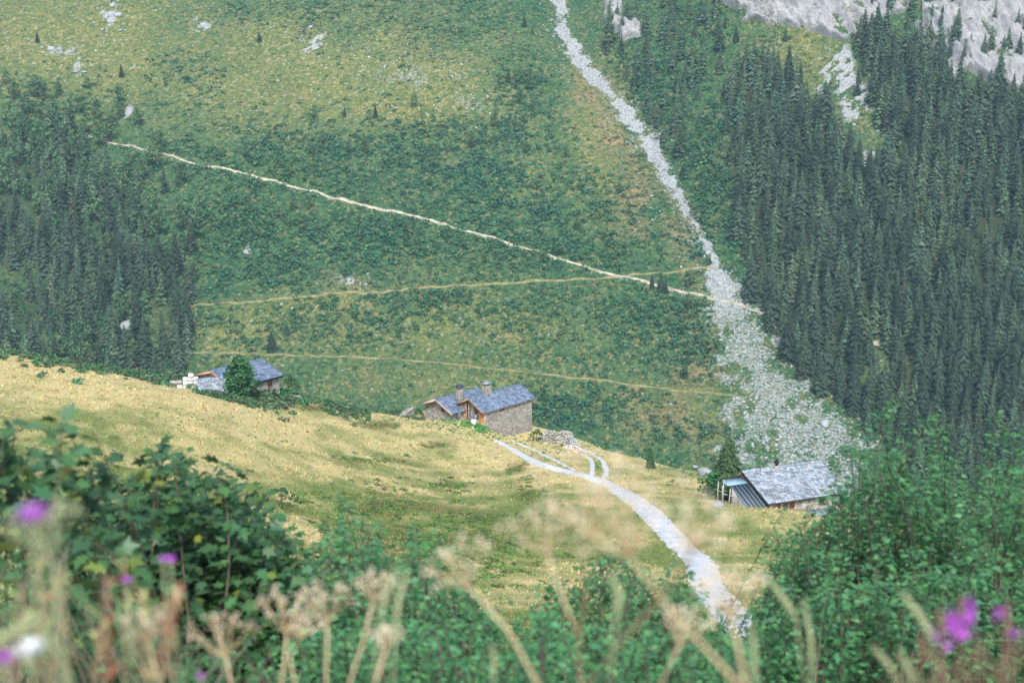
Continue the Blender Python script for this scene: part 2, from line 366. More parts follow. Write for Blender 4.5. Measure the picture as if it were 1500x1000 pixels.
def cliff_material():
    m, nt, out = new_mat('cliff_rock')
    geo = N(nt, 'ShaderNodeNewGeometry'); pos = geo.outputs['Position']
    mp = N(nt, 'ShaderNodeMapping'); nt.links.new(pos, mp.inputs[0]); mp.inputs['Rotation'].default_value = (0.3, 0.5, 0.2); mp.inputs['Scale'].default_value = (1, 1, 0.35)
    n1 = noise(nt, 0.16, 7, 0.7, mp.outputs[0]); n2 = noise(nt, 1.6, 7, 0.85, mp.outputs[0]); n3 = noise(nt, 0.10, 5, 0.7, pos)
    c = mixc(nt, ramp(nt, n1, 0.35, 0.65), (0.28, 0.28, 0.285), (0.50, 0.49, 0.475))
    c = mixc(nt, ramp(nt, n2, 0.50, 0.70), c, (0.15, 0.15, 0.15))
    c = mixc(nt, ramp(nt, n3, 0.56, 0.62), c, (0.09, 0.13, 0.05))
    b = N(nt, 'ShaderNodeBsdfPrincipled'); b.inputs['Roughness'].default_value = 0.9; nt.links.new(c, b.inputs['Base Color'])
    bp = N(nt, 'ShaderNodeBump'); bp.inputs['Strength'].default_value = 0.9; bp.inputs['Distance'].default_value = 0.8
    nt.links.new(n2, bp.inputs['Height']); nt.links.new(bp.outputs[0], b.inputs['Normal'])
    nt.links.new(b.outputs[0], out.inputs[0]); return m
M['cliff'] = cliff_material()

# ------------------------------------------------------------------ lines on the land, measured from the photograph
def line(pts, dmin=20.0, sub=6):
    p = np.array(pts, float); t = np.linspace(0, len(p) - 1, (len(p) - 1) * sub + 1)
    return at(np.interp(t, range(len(p)), p[:, 0]), np.interp(t, range(len(p)), p[:, 1]), dmin)
TRAIL_STONY = line([(88,190),(150,205),(210,219),(270,235),(330,248),(400,266),(460,281),(530,299),(590,313),(650,328),(720,348),(780,366),(840,385),(900,402),(950,414),(1010,430),(1060,441),(1122,459)], 330)
TRAIL_GREEN = line([(270,449),(340,443),(420,437),(490,431),(560,427),(630,421),(700,416),(780,412),(850,409),(910,405),(975,399),(1050,391)], 330)
TRAIL_LOW = line([(240,514),(330,517),(420,520),(500,522),(560,524),(640,531),(700,537),(800,548),(860,555),(920,562),(1000,573),(1090,580)], 330)
TRAIL_WOOD = line([(1255,497),(1285,503),(1318,511)], 330)
ROAD = line([(728,645),(745,653),(764,664),(792,679),(830,690),(870,702),(905,716),(935,735),(962,757),(985,780),(1006,808),(1027,838),(1050,868),(1072,898),(1092,935),(1110,975)], 60)
RUT_UP_A = line([(722,643),(742,652),(762,663),(792,679)], 60)
RUT_UP_B = line([(748,644),(775,655),(810,672),(846,690)], 60)
RUT_BR_A = line([(826,648),(850,661),(866,675),(869,688),(866,699)], 60)
RUT_BR_B = line([(842,652),(868,664),(884,676),(888,690),(884,704)], 60)
SCREE_LINE = line([(815,-40),(820,10),(828,50),(858,100),(900,143),(940,198),(968,245),(1000,300),(1030,350),(1050,388),(1065,430),(1095,490),(1135,560),(1170,630),(1185,680)], 330, 3)
SCREE_W = np.interp(np.linspace(0, 14, len(SCREE_LINE)), range(15), [12,13,14,19,21,20,17,12,8,10,42,66,92,118,132]) / FPX * proj(SCREE_LINE)[2] * 0.85
PATCHES = [(183,163,13,24,1),(292,40,16,28,.8),(462,58,26,26,.9),(600,110,110,34,.55),(560,85,60,20,.5),(690,150,45,30,.6),(95,75,40,14,.7),(165,25,18,32,.9),
           (120,100,12,10,.8),(515,413,38,9,.8),(1226,100,22,52,1),(1255,150,34,46,1),(1290,200,25,20,.7),(1205,125,14,20,.7),(1262,232,22,10,.9),(1300,250,10,14,.6),
           (900,20,22,30,.6),(940,45,12,25,.6),(450,445,55,8,.4),(365,370,9,8,.6),(190,475,14,18,.5)]
BROWN = [(930,260,40,90,.95),(860,140,30,60,.85),(900,200,35,60,.9),(1000,360,36,60,.95),(1030,520,30,60,.8),(980,610,100,45,.8),(520,415,60,14,.7),(1180,30,60,20,.2),(340,60,30,60,.35),(1020,420,60,20,.5)]
OPEN = [(120,60,190,110,1),(430,110,260,90,1),(640,130,120,70,.9),(560,160,170,35,.9),(870,200,45,120,.8),(780,240,40,60,.5),(620,480,330,60,.55),(360,490,110,50,.8),(700,560,260,40,.5),
        (1170,75,60,50,1),(1285,560,50,60,.7),(1300,190,60,60,.6),(480,445,120,20,.7),(1000,590,120,60,.4),(1090,140,20,70,.7)]

FOREST_R = [(1072,150),(1100,105),(1140,110),(1200,170),(1225,235),(1290,262),(1320,300),(1340,240),(1285,180),(1275,110),(1300,70),(1350,60),(1372,110),(1405,150),(1500,165),(1700,165),(1700,900),(1420,800),(1330,700),(1262,610),(1200,560),(1150,510),(1122,450),(1095,395),(1085,300)]
CLEAR_R = [(1285,545,45,55,1),(1285,503,40,9,1),(1265,235,30,16,.9),(1310,275,25,22,.8),(1190,352,14,12,.9),(1200,240,8,8,.5)]
FOREST_G = [(868,60),(905,20),(1050,-20),(1060,90),(1030,180),(1005,235),(960,200),(910,110)]
FOREST_L = [(-200,200),(20,210),(70,200),(110,230),(170,290),(215,350),(250,420),(278,500),(255,508),(232,470),(215,455),(215,520),(245,562),(170,555),(90,500),(40,490),(0,505),(-200,520)]
CLEAR_L = [(45,420,45,12,.9),(110,470,40,12,.7),(195,480,22,18,1)]
# ------------------------------------------------------------------ the land
ang = np.concatenate([np.linspace(-50, -24, 36, endpoint=False), np.linspace(-24, 24, 300), np.linspace(24, 50, 37)[1:]])
ang = np.radians(ang)
rr = [6.0]
while rr[-1] < 275: rr.append(rr[-1] + max(0.4, rr[-1] * 0.0085))
r_near = np.array(rr); r_far = np.concatenate([np.arange(r_near[-1], 840, 2.1), np.arange(840, 1220, 10)])
def land(name, rs):
    A_, R_ = np.meshgrid(ang, rs); X = R_ * np.sin(A_); Y = -15 + R_ * np.cos(A_); Z = H(X, Y)
    V = np.stack([X, Y, Z], -1).reshape(-1, 3); n, m = X.shape
    i = np.arange(n - 1)[:, None] * m; j = np.arange(m - 1)[None]
    Q = np.stack([i + j, i + j + 1, i + m + j + 1, i + m + j], -1).reshape(-1, 4)
    mb = MB(); mb.add(V, None, Q); me = mb.mesh(name, M['ground'], True)
    x, y = V[:, 0], V[:, 1]; px, py, D = proj(V)
    isfar = np.clip((far_h(x, y) - near_h(x, y)) / 4 + 0.3, 0, 1)
    def put(n_, val):
        a = me.attributes.new(n_, 'FLOAT', 'POINT'); a.data.foreach_set('value', np.clip(val, 0, 1).astype(np.float32))
    jx = px + 50 * (fbm(x / 14, y / 14, 51, 3) - 0.5); jy = py + 36 * (fbm(x / 14, y / 14, 57, 3) - 0.5)
    sd_, par = poly_dist(x, y, SCREE_LINE[:, :2]); wd = np.interp(par, range(len(SCREE_W)), SCREE_W)
    scree = np.clip(1.15 - sd_ / np.maximum(wd, 1) + 3.0 * (fbm(x / 5, y / 5, 61, 4) - 0.5), 0, 1)
    scree = np.maximum(scree, np.clip(1.0 * blobs(jx, jy, PATCHES) * np.clip((fbm(x / 3.0, y / 3.0, 63, 4) - .42) * 10, 0, .75), 0, 1))
    fan = np.clip((par - 26) / 6, 0, 1) * (sd_ < wd * 1.6); put('scree', np.minimum(scree, .70 - .27 * fan) * isfar)
    put('open', blobs(jx, jy, OPEN) * (0.6 + 0.9 * fbm(x / 16, y / 16, 71, 4)) + 0.5 * (fbm(x / 8, y / 8, 73, 3) - 0.42))
    put('brown', blobs(jx, jy, BROWN) * (0.2 + 1.5 * fbm(x / 9, y / 9, 77, 4)) + 1.4 * (fbm(x / 11, y / 11, 79, 4) - 0.62))
    put('far', isfar)
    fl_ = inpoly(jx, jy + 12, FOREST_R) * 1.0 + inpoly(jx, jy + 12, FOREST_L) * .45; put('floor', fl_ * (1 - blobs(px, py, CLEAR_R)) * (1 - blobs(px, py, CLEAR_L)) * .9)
    g = fbm(x / 16, y / 16, 81, 4); g2 = fbm(x / 3.2, y / 3.2, 83, 3)
    lowleft = np.clip((py - 575 - 0.13 * (px - 300)) / 105, 0, 1)
    put('green', 1.5 * (g - 0.5) + 1.7 * (g2 - 0.52) + 0.75 * lowleft + 0.30 * blobs(px, py, [(1050, 720, 160, 60, 1)]))
    put('moss_shade', blobs(px, py, MOSS_SHADE) * (0.5 + g2) * 1.2 + 2.0 * (fbm(x / 7, y / 4, 87, 3) - 0.66) * lowleft)
    return tag(link_mesh(name, me), kind='structure')
MOSS_SHADE = [(640,652,26,5,1),(535,675,45,8,.8),(665,711,28,11,1),(757,686,16,7,1),(775,726,20,10,1),(775,700,14,6,.8),(812,745,20,10,.9),(795,760,35,16,.8),(690,762,60,12,1),(560,745,70,20,.7),  # bilberry mounds, plus one long strip painting the shade of a hollow
        (650,800,140,40,.8),(600,830,90,30,.7),(560,720,50,16,.5),(430,735,45,14,.7),(380,585,26,5,.9),(470,597,35,5,.9),(560,623,30,6,.8),(745,800,50,20,.5),(500,770,50,18,.5),(840,770,20,30,.6)]
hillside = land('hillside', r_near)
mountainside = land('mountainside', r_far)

def ribbon(name, P, width, lift, mat, seed, cross=6, step=0.8, wobble=0.45):
    xy = P[:, :2]; L = np.concatenate([[0], np.cumsum(np.hypot(*np.diff(xy, axis=0).T))])
    n = max(8, int(L[-1] / step)); t = np.linspace(0, L[-1], n)
    c = np.stack([np.interp(t, L, xy[:, k]) for k in (0, 1)], -1)
    k = np.ones(9) / 9; pad = np.pad(c, ((4, 4), (0, 0)), 'edge'); c = np.stack([np.convolve(pad[:, q], k, 'valid') for q in (0, 1)], -1)
    wv = 0.5 if seed in (5, 6, 7, 8, 9) else 1.7
    c[:, 0] += wv * width * (fbm(t / (6 * width), t * 0, seed + 5, 3) - 0.5); c[:, 1] += wv * width * (fbm(t / (6 * width), t * 0, seed + 9, 3) - 0.5)
    d = np.gradient(c, axis=0); d /= np.linalg.norm(d, axis=1)[:, None] + 1e-9; s = np.stack([-d[:, 1], d[:, 0]], -1)
    e = np.linspace(-1, 1, cross)
    wl = width / 2 * (1 + wobble * 2 * (fbm(t / 1.6, t * 0, seed, 3) - 0.5)); wr = width / 2 * (1 + wobble * 2 * (fbm(t / 1.6, t * 0 + 7, seed + 3, 3) - 0.5))
    if seed == 1: tp_ = np.interp(t / t[-1], [0, .12, .3, 1], [.35, .55, 1, 1]); wl = wl * tp_; wr = wr * tp_
    if seed == 5: tp_ = np.clip(.35 + t / 60, 0, 1); wl = wl * tp_; wr = wr * tp_
    off = np.where(e[None] < 0, e[None] * wl[:, None], e[None] * wr[:, None])
    XY = c[:, None] + s[:, None] * off[..., None]
    Z = H(XY[..., 0], XY[..., 1]) + lift * (1 - 1.2 * np.abs(e[None]) ** 3)
    V = np.concatenate([XY, Z[..., None]], -1).reshape(-1, 3)
    i = np.arange(n - 1)[:, None] * cross; j = np.arange(cross - 1)[None]
    Q = np.stack([i + j, i + cross + j, i + cross + j + 1, i + j + 1], -1).reshape(-1, 4)
    tn = 0.45 + 1.1 * fbm(V[:, 0] / 2.2, V[:, 1] / 2.2, seed + 11, 4)
    if seed >= 5: tn = 0.8 + 0.4 * fbm(V[:, 0] / .9, V[:, 1] / .9, seed + 11, 4)
    mb = MB(); mb.add(V, None, Q, np.repeat(tn[:, None], 3, 1))
    return tag(mb.build(name, mat, None, True), kind='structure')
ribbon('stony_trail', TRAIL_STONY, 1.25, 0.30, M['trail'], 1, 7, .5, .85)
ribbon('grassy_trail', TRAIL_GREEN, 1.2, 0.22, M['trail_grass'], 2, 6, .6, .8)
ribbon('lower_trail', TRAIL_LOW, 0.65, 0.18, M['trail_grass'], 3, 6, .6, .9)
ribbon('dirt_bank', line([(1112,452),(1130,472),(1150,497),(1180,530),(1202,555),(1235,588),(1270,622),(1305,650)], 330), 1.5, 0.30, M['trail'], 14, 6, .6, .9)
ribbon('forest_trail', TRAIL_WOOD, 1.6, 0.30, M['trail'], 4)
ribbon('gravel_road', ROAD, 3.1, 0.20, M['gravel'], 5, 13, 0.4, 0.16)
for P_, w_, s_ in ((RUT_UP_B, 0.75, 7), (RUT_BR_A, 0.7, 8), (RUT_BR_B, 0.8, 9)):
    ribbon('wheel_rut', P_, w_, 0.08, M['gravel'], s_, 5, 0.4, 0.5)

# ------------------------------------------------------------------ templates: conifers, leafy trees, scrub, rocks
def spruce_template(seed, whorls=17, per=8, width=0.13, blade=0.36):
    g = np.random.default_rng(seed); mb = MB()
    for i in range(whorls):
        t = i / (whorls - 1); z = 0.06 + 0.90 * t ** 0.92
        rad = width * (1 - t) ** 0.75 * (0.85 + 0.3 * g.random()) + 0.006
        k = max(4, int(per * (1 - 0.4 * t)))
        for j in range(k):
            a = j * 2 * math.pi / k + i * 0.9 + g.normal(0, 0.25); L = rad * (0.5 + 0.75 * g.random()); zj = g.normal(0, .6 / whorls)
            ca, sa = math.cos(a), math.sin(a); w = blade * L + 0.006 * blade / .36; dr = L * (0.55 + 0.5 * g.random()); th = 0.05 + 0.3 * L
            def P(r, s, dz): return (ca * r - sa * s, sa * r + ca * s, z + zj + dz)
            V = [P(0, 0, 0.018), P(L * .6, w, -dr * .55), P(L, 0, -dr * .7), P(L * .6, -w, -dr * .55)]
            c = 0.65 + 0.7 * g.random()
            mb.add(V, [(0, 1, 2), (0, 2, 3)], None, (c, c, c * (0.9 + 0.2 * g.random())))
    mb.add([(0.01, 0, 0.93), (-0.005, 0.009, 0.93), (-0.005, -0.009, 0.93), (0, 0, 1.0)], [(0, 1, 3), (1, 2, 3), (2, 0, 3)])
    return mb
def leaf_blob(mb, g, c, r, n, size, tint=(1, 1, 1)):
    """n leaf faces spread through a ball-like clump"""
    d = g.normal(size=(n, 3)); d /= np.linalg.norm(d, axis=1)[:, None]
    p = np.asarray(c) + d * np.asarray(r) * (0.45 + 0.55 * g.random((n, 1)) ** 0.5)
    nn = d + g.normal(0, 0.55, (n, 3)) + np.array([0, 0, 0.45]); nn /= np.linalg.norm(nn, axis=1)[:, None]
    u = np.cross(nn, g.normal(size=(n, 3))); u /= np.linalg.norm(u, axis=1)[:, None] + 1e-9; v = np.cross(nn, u)
    s = (size * (0.6 + 0.8 * g.random(n)))[:, None]
    V = np.stack([p - u * s, p + v * s * 0.62, p + u * s, p - v * s * 0.62], 1)
    cc = (0.7 + 0.6 * g.random((n, 1))) * np.asarray(tint) * np.concatenate([0.85 + 0.4 * g.random((n, 1)), np.ones((n, 1)), 0.8 + 0.3 * g.random((n, 1))], 1)
    mb.add(V.reshape(-1, 3), None, np.arange(4 * n).reshape(-1, 4), np.repeat(cc, 4, 0))
def leafy_template(seed, clumps=13, leaves=17, size=0.055, wide=0.30):
    g = np.random.default_rng(seed); mb = MB()
    for i in range(clumps):
        t = (i + 0.5) / clumps; z = 0.25 + 0.66 * t; rr_ = wide * math.sin(math.pi * min(0.97, 0.22 + 0.75 * t)) * (0.5 + 0.7 * g.random()); a = g.random() * 6.283
        leaf_blob(mb, g, (math.cos(a) * rr_ * 0.75, math.sin(a) * rr_ * 0.75, z), np.array([0.14, 0.14, 0.11]) * (0.7 + 0.6 * g.random()), leaves, size)
    return mb
def leafy_trunk(seed, wide=0.3):
    g = np.random.default_rng(seed); mb = MB()
    tube(mb, [(0, 0, -0.03), (0.01, 0, 0.2), (0.0, 0.015, 0.5), (0.01, 0.0, 0.82)], [0.022, 0.017, 0.011, 0.004], 5)
    for i in range(6):
        a = g.random() * 6.28; z = 0.2 + 0.09 * i; L = wide * (0.6 + 0.4 * g.random())
        tube(mb, [(0, 0, z), (math.cos(a) * L * .5, math.sin(a) * L * .5, z + 0.08), (math.cos(a) * L * .85, math.sin(a) * L * .85, z + 0.19)], [0.009, 0.006, 0.002], 4)
    return mb
def scrub_template(seed, n=34, flat=0.6):
    g = np.random.default_rng(seed); mb = MB()
    for i in range(3):
        a = g.random() * 6.28; r = 0.30 * g.random()
        leaf_blob(mb, g, (math.cos(a) * r, math.sin(a) * r, 0.30 * flat), (0.36, 0.36, 0.34 * flat), n // 3, 0.13 if n > 24 else 0.19 if n > 8 else 0.24)
    return mb
def rock_template(seed, sub=1):
    g = np.random.default_rng(seed)
    t = (1 + 5 ** 0.5) / 2
    V = np.array([(-1, t, 0), (1, t, 0), (-1, -t, 0), (1, -t, 0), (0, -1, t), (0, 1, t), (0, -1, -t), (0, 1, -t), (t, 0, -1), (t, 0, 1), (-t, 0, -1), (-t, 0, 1)], float)
    V /= np.linalg.norm(V[0])
    T = [(0, 11, 5), (0, 5, 1), (0, 1, 7), (0, 7, 10), (0, 10, 11), (1, 5, 9), (5, 11, 4), (11, 10, 2), (10, 7, 6), (7, 1, 8), (3, 9, 4), (3, 4, 2), (3, 2, 6), (3, 6, 8), (3, 8, 9), (4, 9, 5), (2, 4, 11), (6, 2, 10), (8, 6, 7), (9, 8, 1)]
    for _ in range(sub - 1):
        V = list(map(tuple, V)); cache = {}; T2 = []
        def mid(a, b):
            k = (min(a, b), max(a, b))
            if k not in cache:
                m = (np.array(V[a]) + np.array(V[b])); m /= np.linalg.norm(m); V.append(tuple(m)); cache[k] = len(V) - 1
            return cache[k]
        for a, b, c in T:
            ab, bc, ca = mid(a, b), mid(b, c), mid(c, a); T2 += [(a, ab, ca), (b, bc, ab), (c, ca, bc), (ab, bc, ca)]
        T = T2; V = np.array(V)
    V = np.array(V)
    # cut flat facets so that it reads as broken stone
    for _ in range(7):
        n_ = g.normal(size=3); n_ /= np.linalg.norm(n_); d = 0.55 + 0.25 * g.random(); q = V @ n_; V = V - np.maximum(q - d, 0)[:, None] * n_
    V *= np.array([1.0, 0.75 + 0.3 * g.random(), 0.55 + 0.25 * g.random()]); V += g.normal(0, 0.03, V.shape)
    return V, np.array(T)
SPRUCE = [spruce_template(100 + i, 30, 8, (0.205, 0.175, 0.23, 0.19)[i], .24) for i in range(4)]
SPRUCE_A = [m.arrays() for m in SPRUCE]
SPRUCE_ME = [spruce_template(110 + i, 50, 14, (0.205, 0.175, 0.23, 0.19)[i], .17).mesh('spruce_crown', M['needles']) for i in range(4)]
_tk = MB(); tube(_tk, [(0, 0, -0.04), (0, 0, 0.3), (0, 0, 0.9)], [0.016, 0.012, 0.003], 6); TRUNK_ME = _tk.mesh('spruce_trunk', M['bark'])
LEAFY = [leafy_template(200 + i, 13, 17, 0.055, (0.30, 0.24, 0.36, 0.27)[i]) for i in range(4)]
M['leaf_pale'] = simple('pale_leaves', (0.075, 0.165, 0.075), (0.120, 0.220, 0.095), 0.5, 0.8, rand=0.3, trans=0.2)
LEAFY_ME = [m.mesh('leafy_crown', M['leaf_pale']) for m in LEAFY]
LEAFT_ME = [leafy_trunk(220 + i).mesh('leafy_trunk', M['bark']) for i in range(4)]
SCRUB = [scrub_template(300 + i, 33, (0.75, 0.6, 0.5)[i % 3]).arrays() for i in range(5)]; SCRUB_FAR = [scrub_template(320 + i, 15, (0.75, 0.6, 0.5)[i % 3]).arrays() for i in range(5)]
HERB = [scrub_template(340 + i, 6, .5).arrays() for i in range(3)]
ROCKS = [rock_template(400 + i) for i in range(6)]
ROCKS2 = [rock_template(420 + i, 2) for i in range(6)]

def scatter_px(x0, x1, y0, y1, n, dmin, dens):
    """random ground points seen between two picture corners, kept by a density function; even per picture area"""
    px = rng.uniform(x0, x1, n); py = rng.uniform(y0, y1, n)
    keep = rng.random(n) < dens(px, py); px = px[keep]; py = py[keep]
    P = at(px, py, dmin); return P, px, py
def thin(P, dist, order=None):
    keep = []; cells = {}
    for i in (range(len(P)) if order is None else order):
        x, y = P[i][0], P[i][1]; d = dist[i] if hasattr(dist, '__len__') else dist; cx, cy = int(x // 6), int(y // 6); ok = True
        for a in (cx - 1, cx, cx + 1):
            for b in (cy - 1, cy, cy + 1):
                for (qx, qy) in cells.get((a, b), ()):
                    if (qx - x) ** 2 + (qy - y) ** 2 < d * d: ok = False
        if ok: keep.append(i); cells.setdefault((cx, cy), []).append((x, y))
    return np.array(keep, int)

# ------------------------------------------------------------------ spruce woods
sel = []
P, px, py = scatter_px(1060, 1700, 60, 800, 16000, 330, lambda x, y: inpoly(x + rng.normal(0, 9, len(x)), y + rng.normal(0, 9, len(x)), FOREST_R) * (1 - blobs(x, y, CLEAR_R)))
sel.append((P, 0))
P, px, py = scatter_px(860, 1070, -20, 240, 420, 330, lambda x, y: inpoly(x, y, FOREST_G) * 0.55); sel.append((P, 1))
P, px, py = scatter_px(1240, 1520, 0, 140, 420, 330, lambda x, y: .10 + .9 * blobs(x, y, [(1300, 60, 35, 40, .5), (1350, 90, 30, 40, .4), (1360, 30, 30, 30, .35)])); sel.append((P, 4))
P, px, py = scatter_px(-200, 290, 190, 570, 5200, 330, lambda x, y: inpoly(x + rng.normal(0, 24, len(x)), y + rng.normal(0, 26, len(x)), FOREST_L) * (1 - blobs(x, y, CLEAR_L)) * np.clip((y - 170) / 220, .08, 1) * (fbm(x / 60, y / 60, 99, 2) > .36)); sel.append((P, 2))
lone = [(1062,38),(1078,60),(178,112),(55,62),(550,172),(505,170),(1150,60),(380,60),(195,300),(420,490),(1340,120),(1395,60),(1420,100),(1300,20),(1475,90),(1380,30),(1450,150),(1290,45),(968,425),(975,428),(955,422),(398,512),(780,50),(768,40),(755,130),(745,120),(1082,270),(1100,240),(1092,330),(1075,210),(1015,235),(1000,260),(985,180),(1025,120),(990,225),(1060,140)]
P = at([q[0] for q in lone], [q[1] for q in lone], 330); sel.append((P, 3))
SP = []
for P, zone in sel:
    hgt = 9.5 + 10.5 * rng.random(len(P)) ** .8
    if zone in (1, 4): hgt *= 0.8
    if zone == 2: hgt *= 0.92
    if zone == 3: hgt = 4.5 + 3.5 * rng.random(len(P))
    k = thin(P, {0: 3.9, 1: 4.4, 2: 4.5, 3: 1.0, 4: 4.2}[zone])
    for i in k: SP.append((P[i][0], P[i][1], P[i][2], hgt[i] * (0.8 + 0.4 * float(fbm(P[i][0] / 20, P[i][1] / 20, 91, 2))), zone))
SP = np.array(SP)
ppx, ppy, pD = proj(SP[:, :3]); inview = (ppx > -25) & (ppx < 1525) & (ppy > -40) & (ppy < 690)
score = np.where(inview, SP[:, 3] / pD, 0) * np.where(ppy - SP[:, 3] / pD * FPX > 640, 0.2, 1)
score[SP[:, 4] == 3] += 1
top = set(np.argsort(-score)[:300].tolist())
LBL = {0: ('tall dark green spruce in the dense forest beside the scree gully', 'spruces in the forest beside the scree gully'),
       1: ('dark spruce on the rocky spur above the bend of the scree gully', 'spruces on the spur above the scree gully'),
       2: ('dark spruce in the wood below the start of the stony trail', 'spruces in the wood below the stony trail'),
       4: ('dark spruce clinging to the crags at the top of the forest', 'spruces on the upper crags'),
       3: ('small lone spruce standing apart on the open mountainside', 'lone spruces on the mountainside')}
def spruce_thing(x, y, z, h, v, yaw, label, group, wide=1.0, crown_me=None):
    o = empty('spruce_tree', (x, y, z), yaw, label, 'tree', group); o.scale = (h * wide, h * wide, h)
    link_mesh('trunk', TRUNK_ME, o); link_mesh('crown', crown_me or SPRUCE_ME[v], o); return o
rest = MB()
stuff_idx = [i for i in range(len(SP)) if i not in top]
for i in sorted(top):
    x, y, z, h, zn = SP[i]; l, g_ = LBL[int(zn)]
    spruce_thing(x, y, z - 0.1, h, i % 4, (i * 2.4) % 6.28, l, g_, 0.85 + 0.35 * ((i * 37 % 100) / 100))
for v in range(4):
    idx = [i for i in stuff_idx if i % 4 == v]
    if idx:
        A_ = SP[idx]; tn = (0.62 + 0.76 * rng.random((len(idx), 1))) * np.concatenate([.85 + .4 * rng.random((len(idx), 1)), np.ones((len(idx), 1)), .8 + .3 * rng.random((len(idx), 1))], 1)
        w = A_[:, 3] * (0.85 + 0.35 * rng.random(len(idx)))
        rest.scatter(SPRUCE_A[v][0], SPRUCE_A[v][1], A_[:, :3] - [0, 0, .1], rng.random(len(idx)) * 6.28, np.stack([w, w, A_[:, 3]], -1), tn, SPRUCE_A[v][2])
tag(rest.build('spruce_forest', M['needles']), 'dark spruce forest filling the steep slope beside the scree gully', 'forest', kind='stuff')

# ------------------------------------------------------------------ leafy trees and scrub on the mountainside
SCRUBD = [(430,240,230,55,.95),(620,215,150,45,1),(330,330,150,60,1),(560,350,200,50,1),(780,330,170,75,1),(850,300,60,60,.8),(700,250,140,60,.9),(880,370,80,40,.9),(240,390,90,60,.9),(420,390,170,40,.8),
          (60,190,120,60,.9),(60,430,90,30,.8),(120,480,80,30,.8),(20,400,40,40,.8),(500,20,170,38,1),(650,30,130,40,1),(760,120,40,60,.9),(760,190,45,40,1),(270,120,45,50,.6),(370,15,60,25,.8),(960,130,45,110,1),(1040,250,45,150,1.1),(1080,330,40,70,1),(930,60,50,50,1),(1010,60,60,80,1),
          (500,470,110,40,.75),(1000,480,55,60,1),(650,440,200,25,.8),(930,470,90,45,.8),(800,600,120,35,.75),(880,590,90,45,.65),(1120,60,60,60,.7),(380,505,60,20,.7),(150,530,100,25,.9),(1010,510,40,40,1),(1000,635,70,20,.6),(1180,500,30,60,.8),(1250,600,40,60,.7),(1390,100,40,50,.5),(850,470,160,50,.5),(300,470,60,40,.4)]
def scrub_dens(x, y):
    d = np.clip(blobs(x, y, SCRUBD) * 1.25, 0, 1) * 0.85 + 0.07
    return d
P, px, py = scatter_px(-120, 1620, -60, 690, 62000, 330, scrub_dens)
nz = fbm(P[:, 0] / 11, P[:, 1] / 11, 131, 3); k = (nz > 0.40) | (rng.random(len(P)) < 0.35)
ds, par = poly_dist(P[:, 0], P[:, 1], SCREE_LINE[:, :2]); k &= ds > np.interp(par, range(len(SCREE_W)), SCREE_W) * 0.9
for T_ in (TRAIL_STONY, TRAIL_GREEN, TRAIL_LOW): k &= poly_dist(P[:, 0], P[:, 1], T_[:, :2])[0] > rng.uniform(.5, 1.9, len(P))
P = P[k]; px = px[k]; py = py[k]
mbS = MB(); size = (1.7 + 2.7 * rng.random(len(P)) ** 1.6) * (0.65 + 0.45 * np.clip(blobs(px, py, SCRUBD), 0, 1)); size = np.where(py < 80, size * 0.8, size)
low = np.where(py < 80, 0.55, 1.0)
hue = fbm(P[:, 0] / 25, P[:, 1] / 25, 141, 2)[:, None]
tn = (0.80 + 0.6 * rng.random((len(P), 1))) * np.concatenate([0.72 + 0.5 * hue, 0.95 + 0.1 * hue, 0.85 + 0.5 * (1 - hue)], 1)
red = rng.random(len(P)) < 0.012; tn[red] = [1.9, 0.75, 0.6]
for v in range(5):
    i = np.arange(len(P)) % 5 == v
    mbS.scatter(SCRUB_FAR[v][0], SCRUB_FAR[v][1], P[i] - [0, 0, .15], rng.random(i.sum()) * 6.28, np.stack([size[i], size[i], size[i] * low[i]], -1), tn[i], SCRUB_FAR[v][2])
P, px, py = scatter_px(-100, 1600, -60, 690, 19000, 330, lambda x, y: 0.8 - 0.4 * inpoly(x, y, FOREST_R))
ds, par = poly_dist(P[:, 0], P[:, 1], SCREE_LINE[:, :2]); k = (ds > np.interp(par, range(len(SCREE_W)), SCREE_W) * rng.uniform(0, 1.0, len(P)) * np.where(par > 28, .8, 1.2))
for T_ in (TRAIL_STONY, TRAIL_GREEN, TRAIL_LOW): k &= poly_dist(P[:, 0], P[:, 1], T_[:, :2])[0] > .9
P = P[k]; px = px[k]; py = py[k]; op = np.clip(blobs(px, py, OPEN), 0, 1)[:, None]; br = np.clip(blobs(px, py, BROWN) + .10, 0, 1)[:, None]; q = rng.random((len(P), 1))
tn = (0.6 + .65 * rng.random((len(P), 1))) * np.where(q < br, np.array([[2.2, 1.0, .9]]), np.where(q < op * .75 + .1, np.array([[1.75, 1.25, .75]]), np.array([[.85, 1.0, .85]]))); sz = .6 + 1.2 * rng.random(len(P)) ** 1.5
mbH = MB()
for v in range(3):
    i = np.arange(len(P)) % 3 == v; mbH.scatter(HERB[v][0], HERB[v][1], P[i] - [0, 0, .08], rng.random(i.sum()) * 6.28, np.stack([sz[i], sz[i], sz[i] * .7], -1), tn[i], HERB[v][2])
tag(mbH.build('mountain_herbs', M['leaf_far']), 'mixed low herbs and tussocks on the far slope', 'ground cover', kind='stuff')
tag(mbS.build('alder_scrub', M['leaf_far']), 'dense green alder scrub covering the far mountainside', 'scrub', kind='stuff')
LEAFD = [(70,215,110,70,1.6),(80,280,90,60,1.5),(150,310,80,80,1.2),(230,350,50,60,1.1),(760,130,25,35,1),(760,185,30,25,1),(1010,480,25,50,1),(600,220,120,40,.5),(560,330,100,30,.35),(350,310,100,60,.4),(660,380,60,20,.5),(1140,430,25,40,.4),(1030,200,30,90,.4),(540,460,25,25,.6),(850,340,80,40,.35),(200,450,25,30,.5),(140,535,70,12,.7),(1350,120,60,60,.3)]
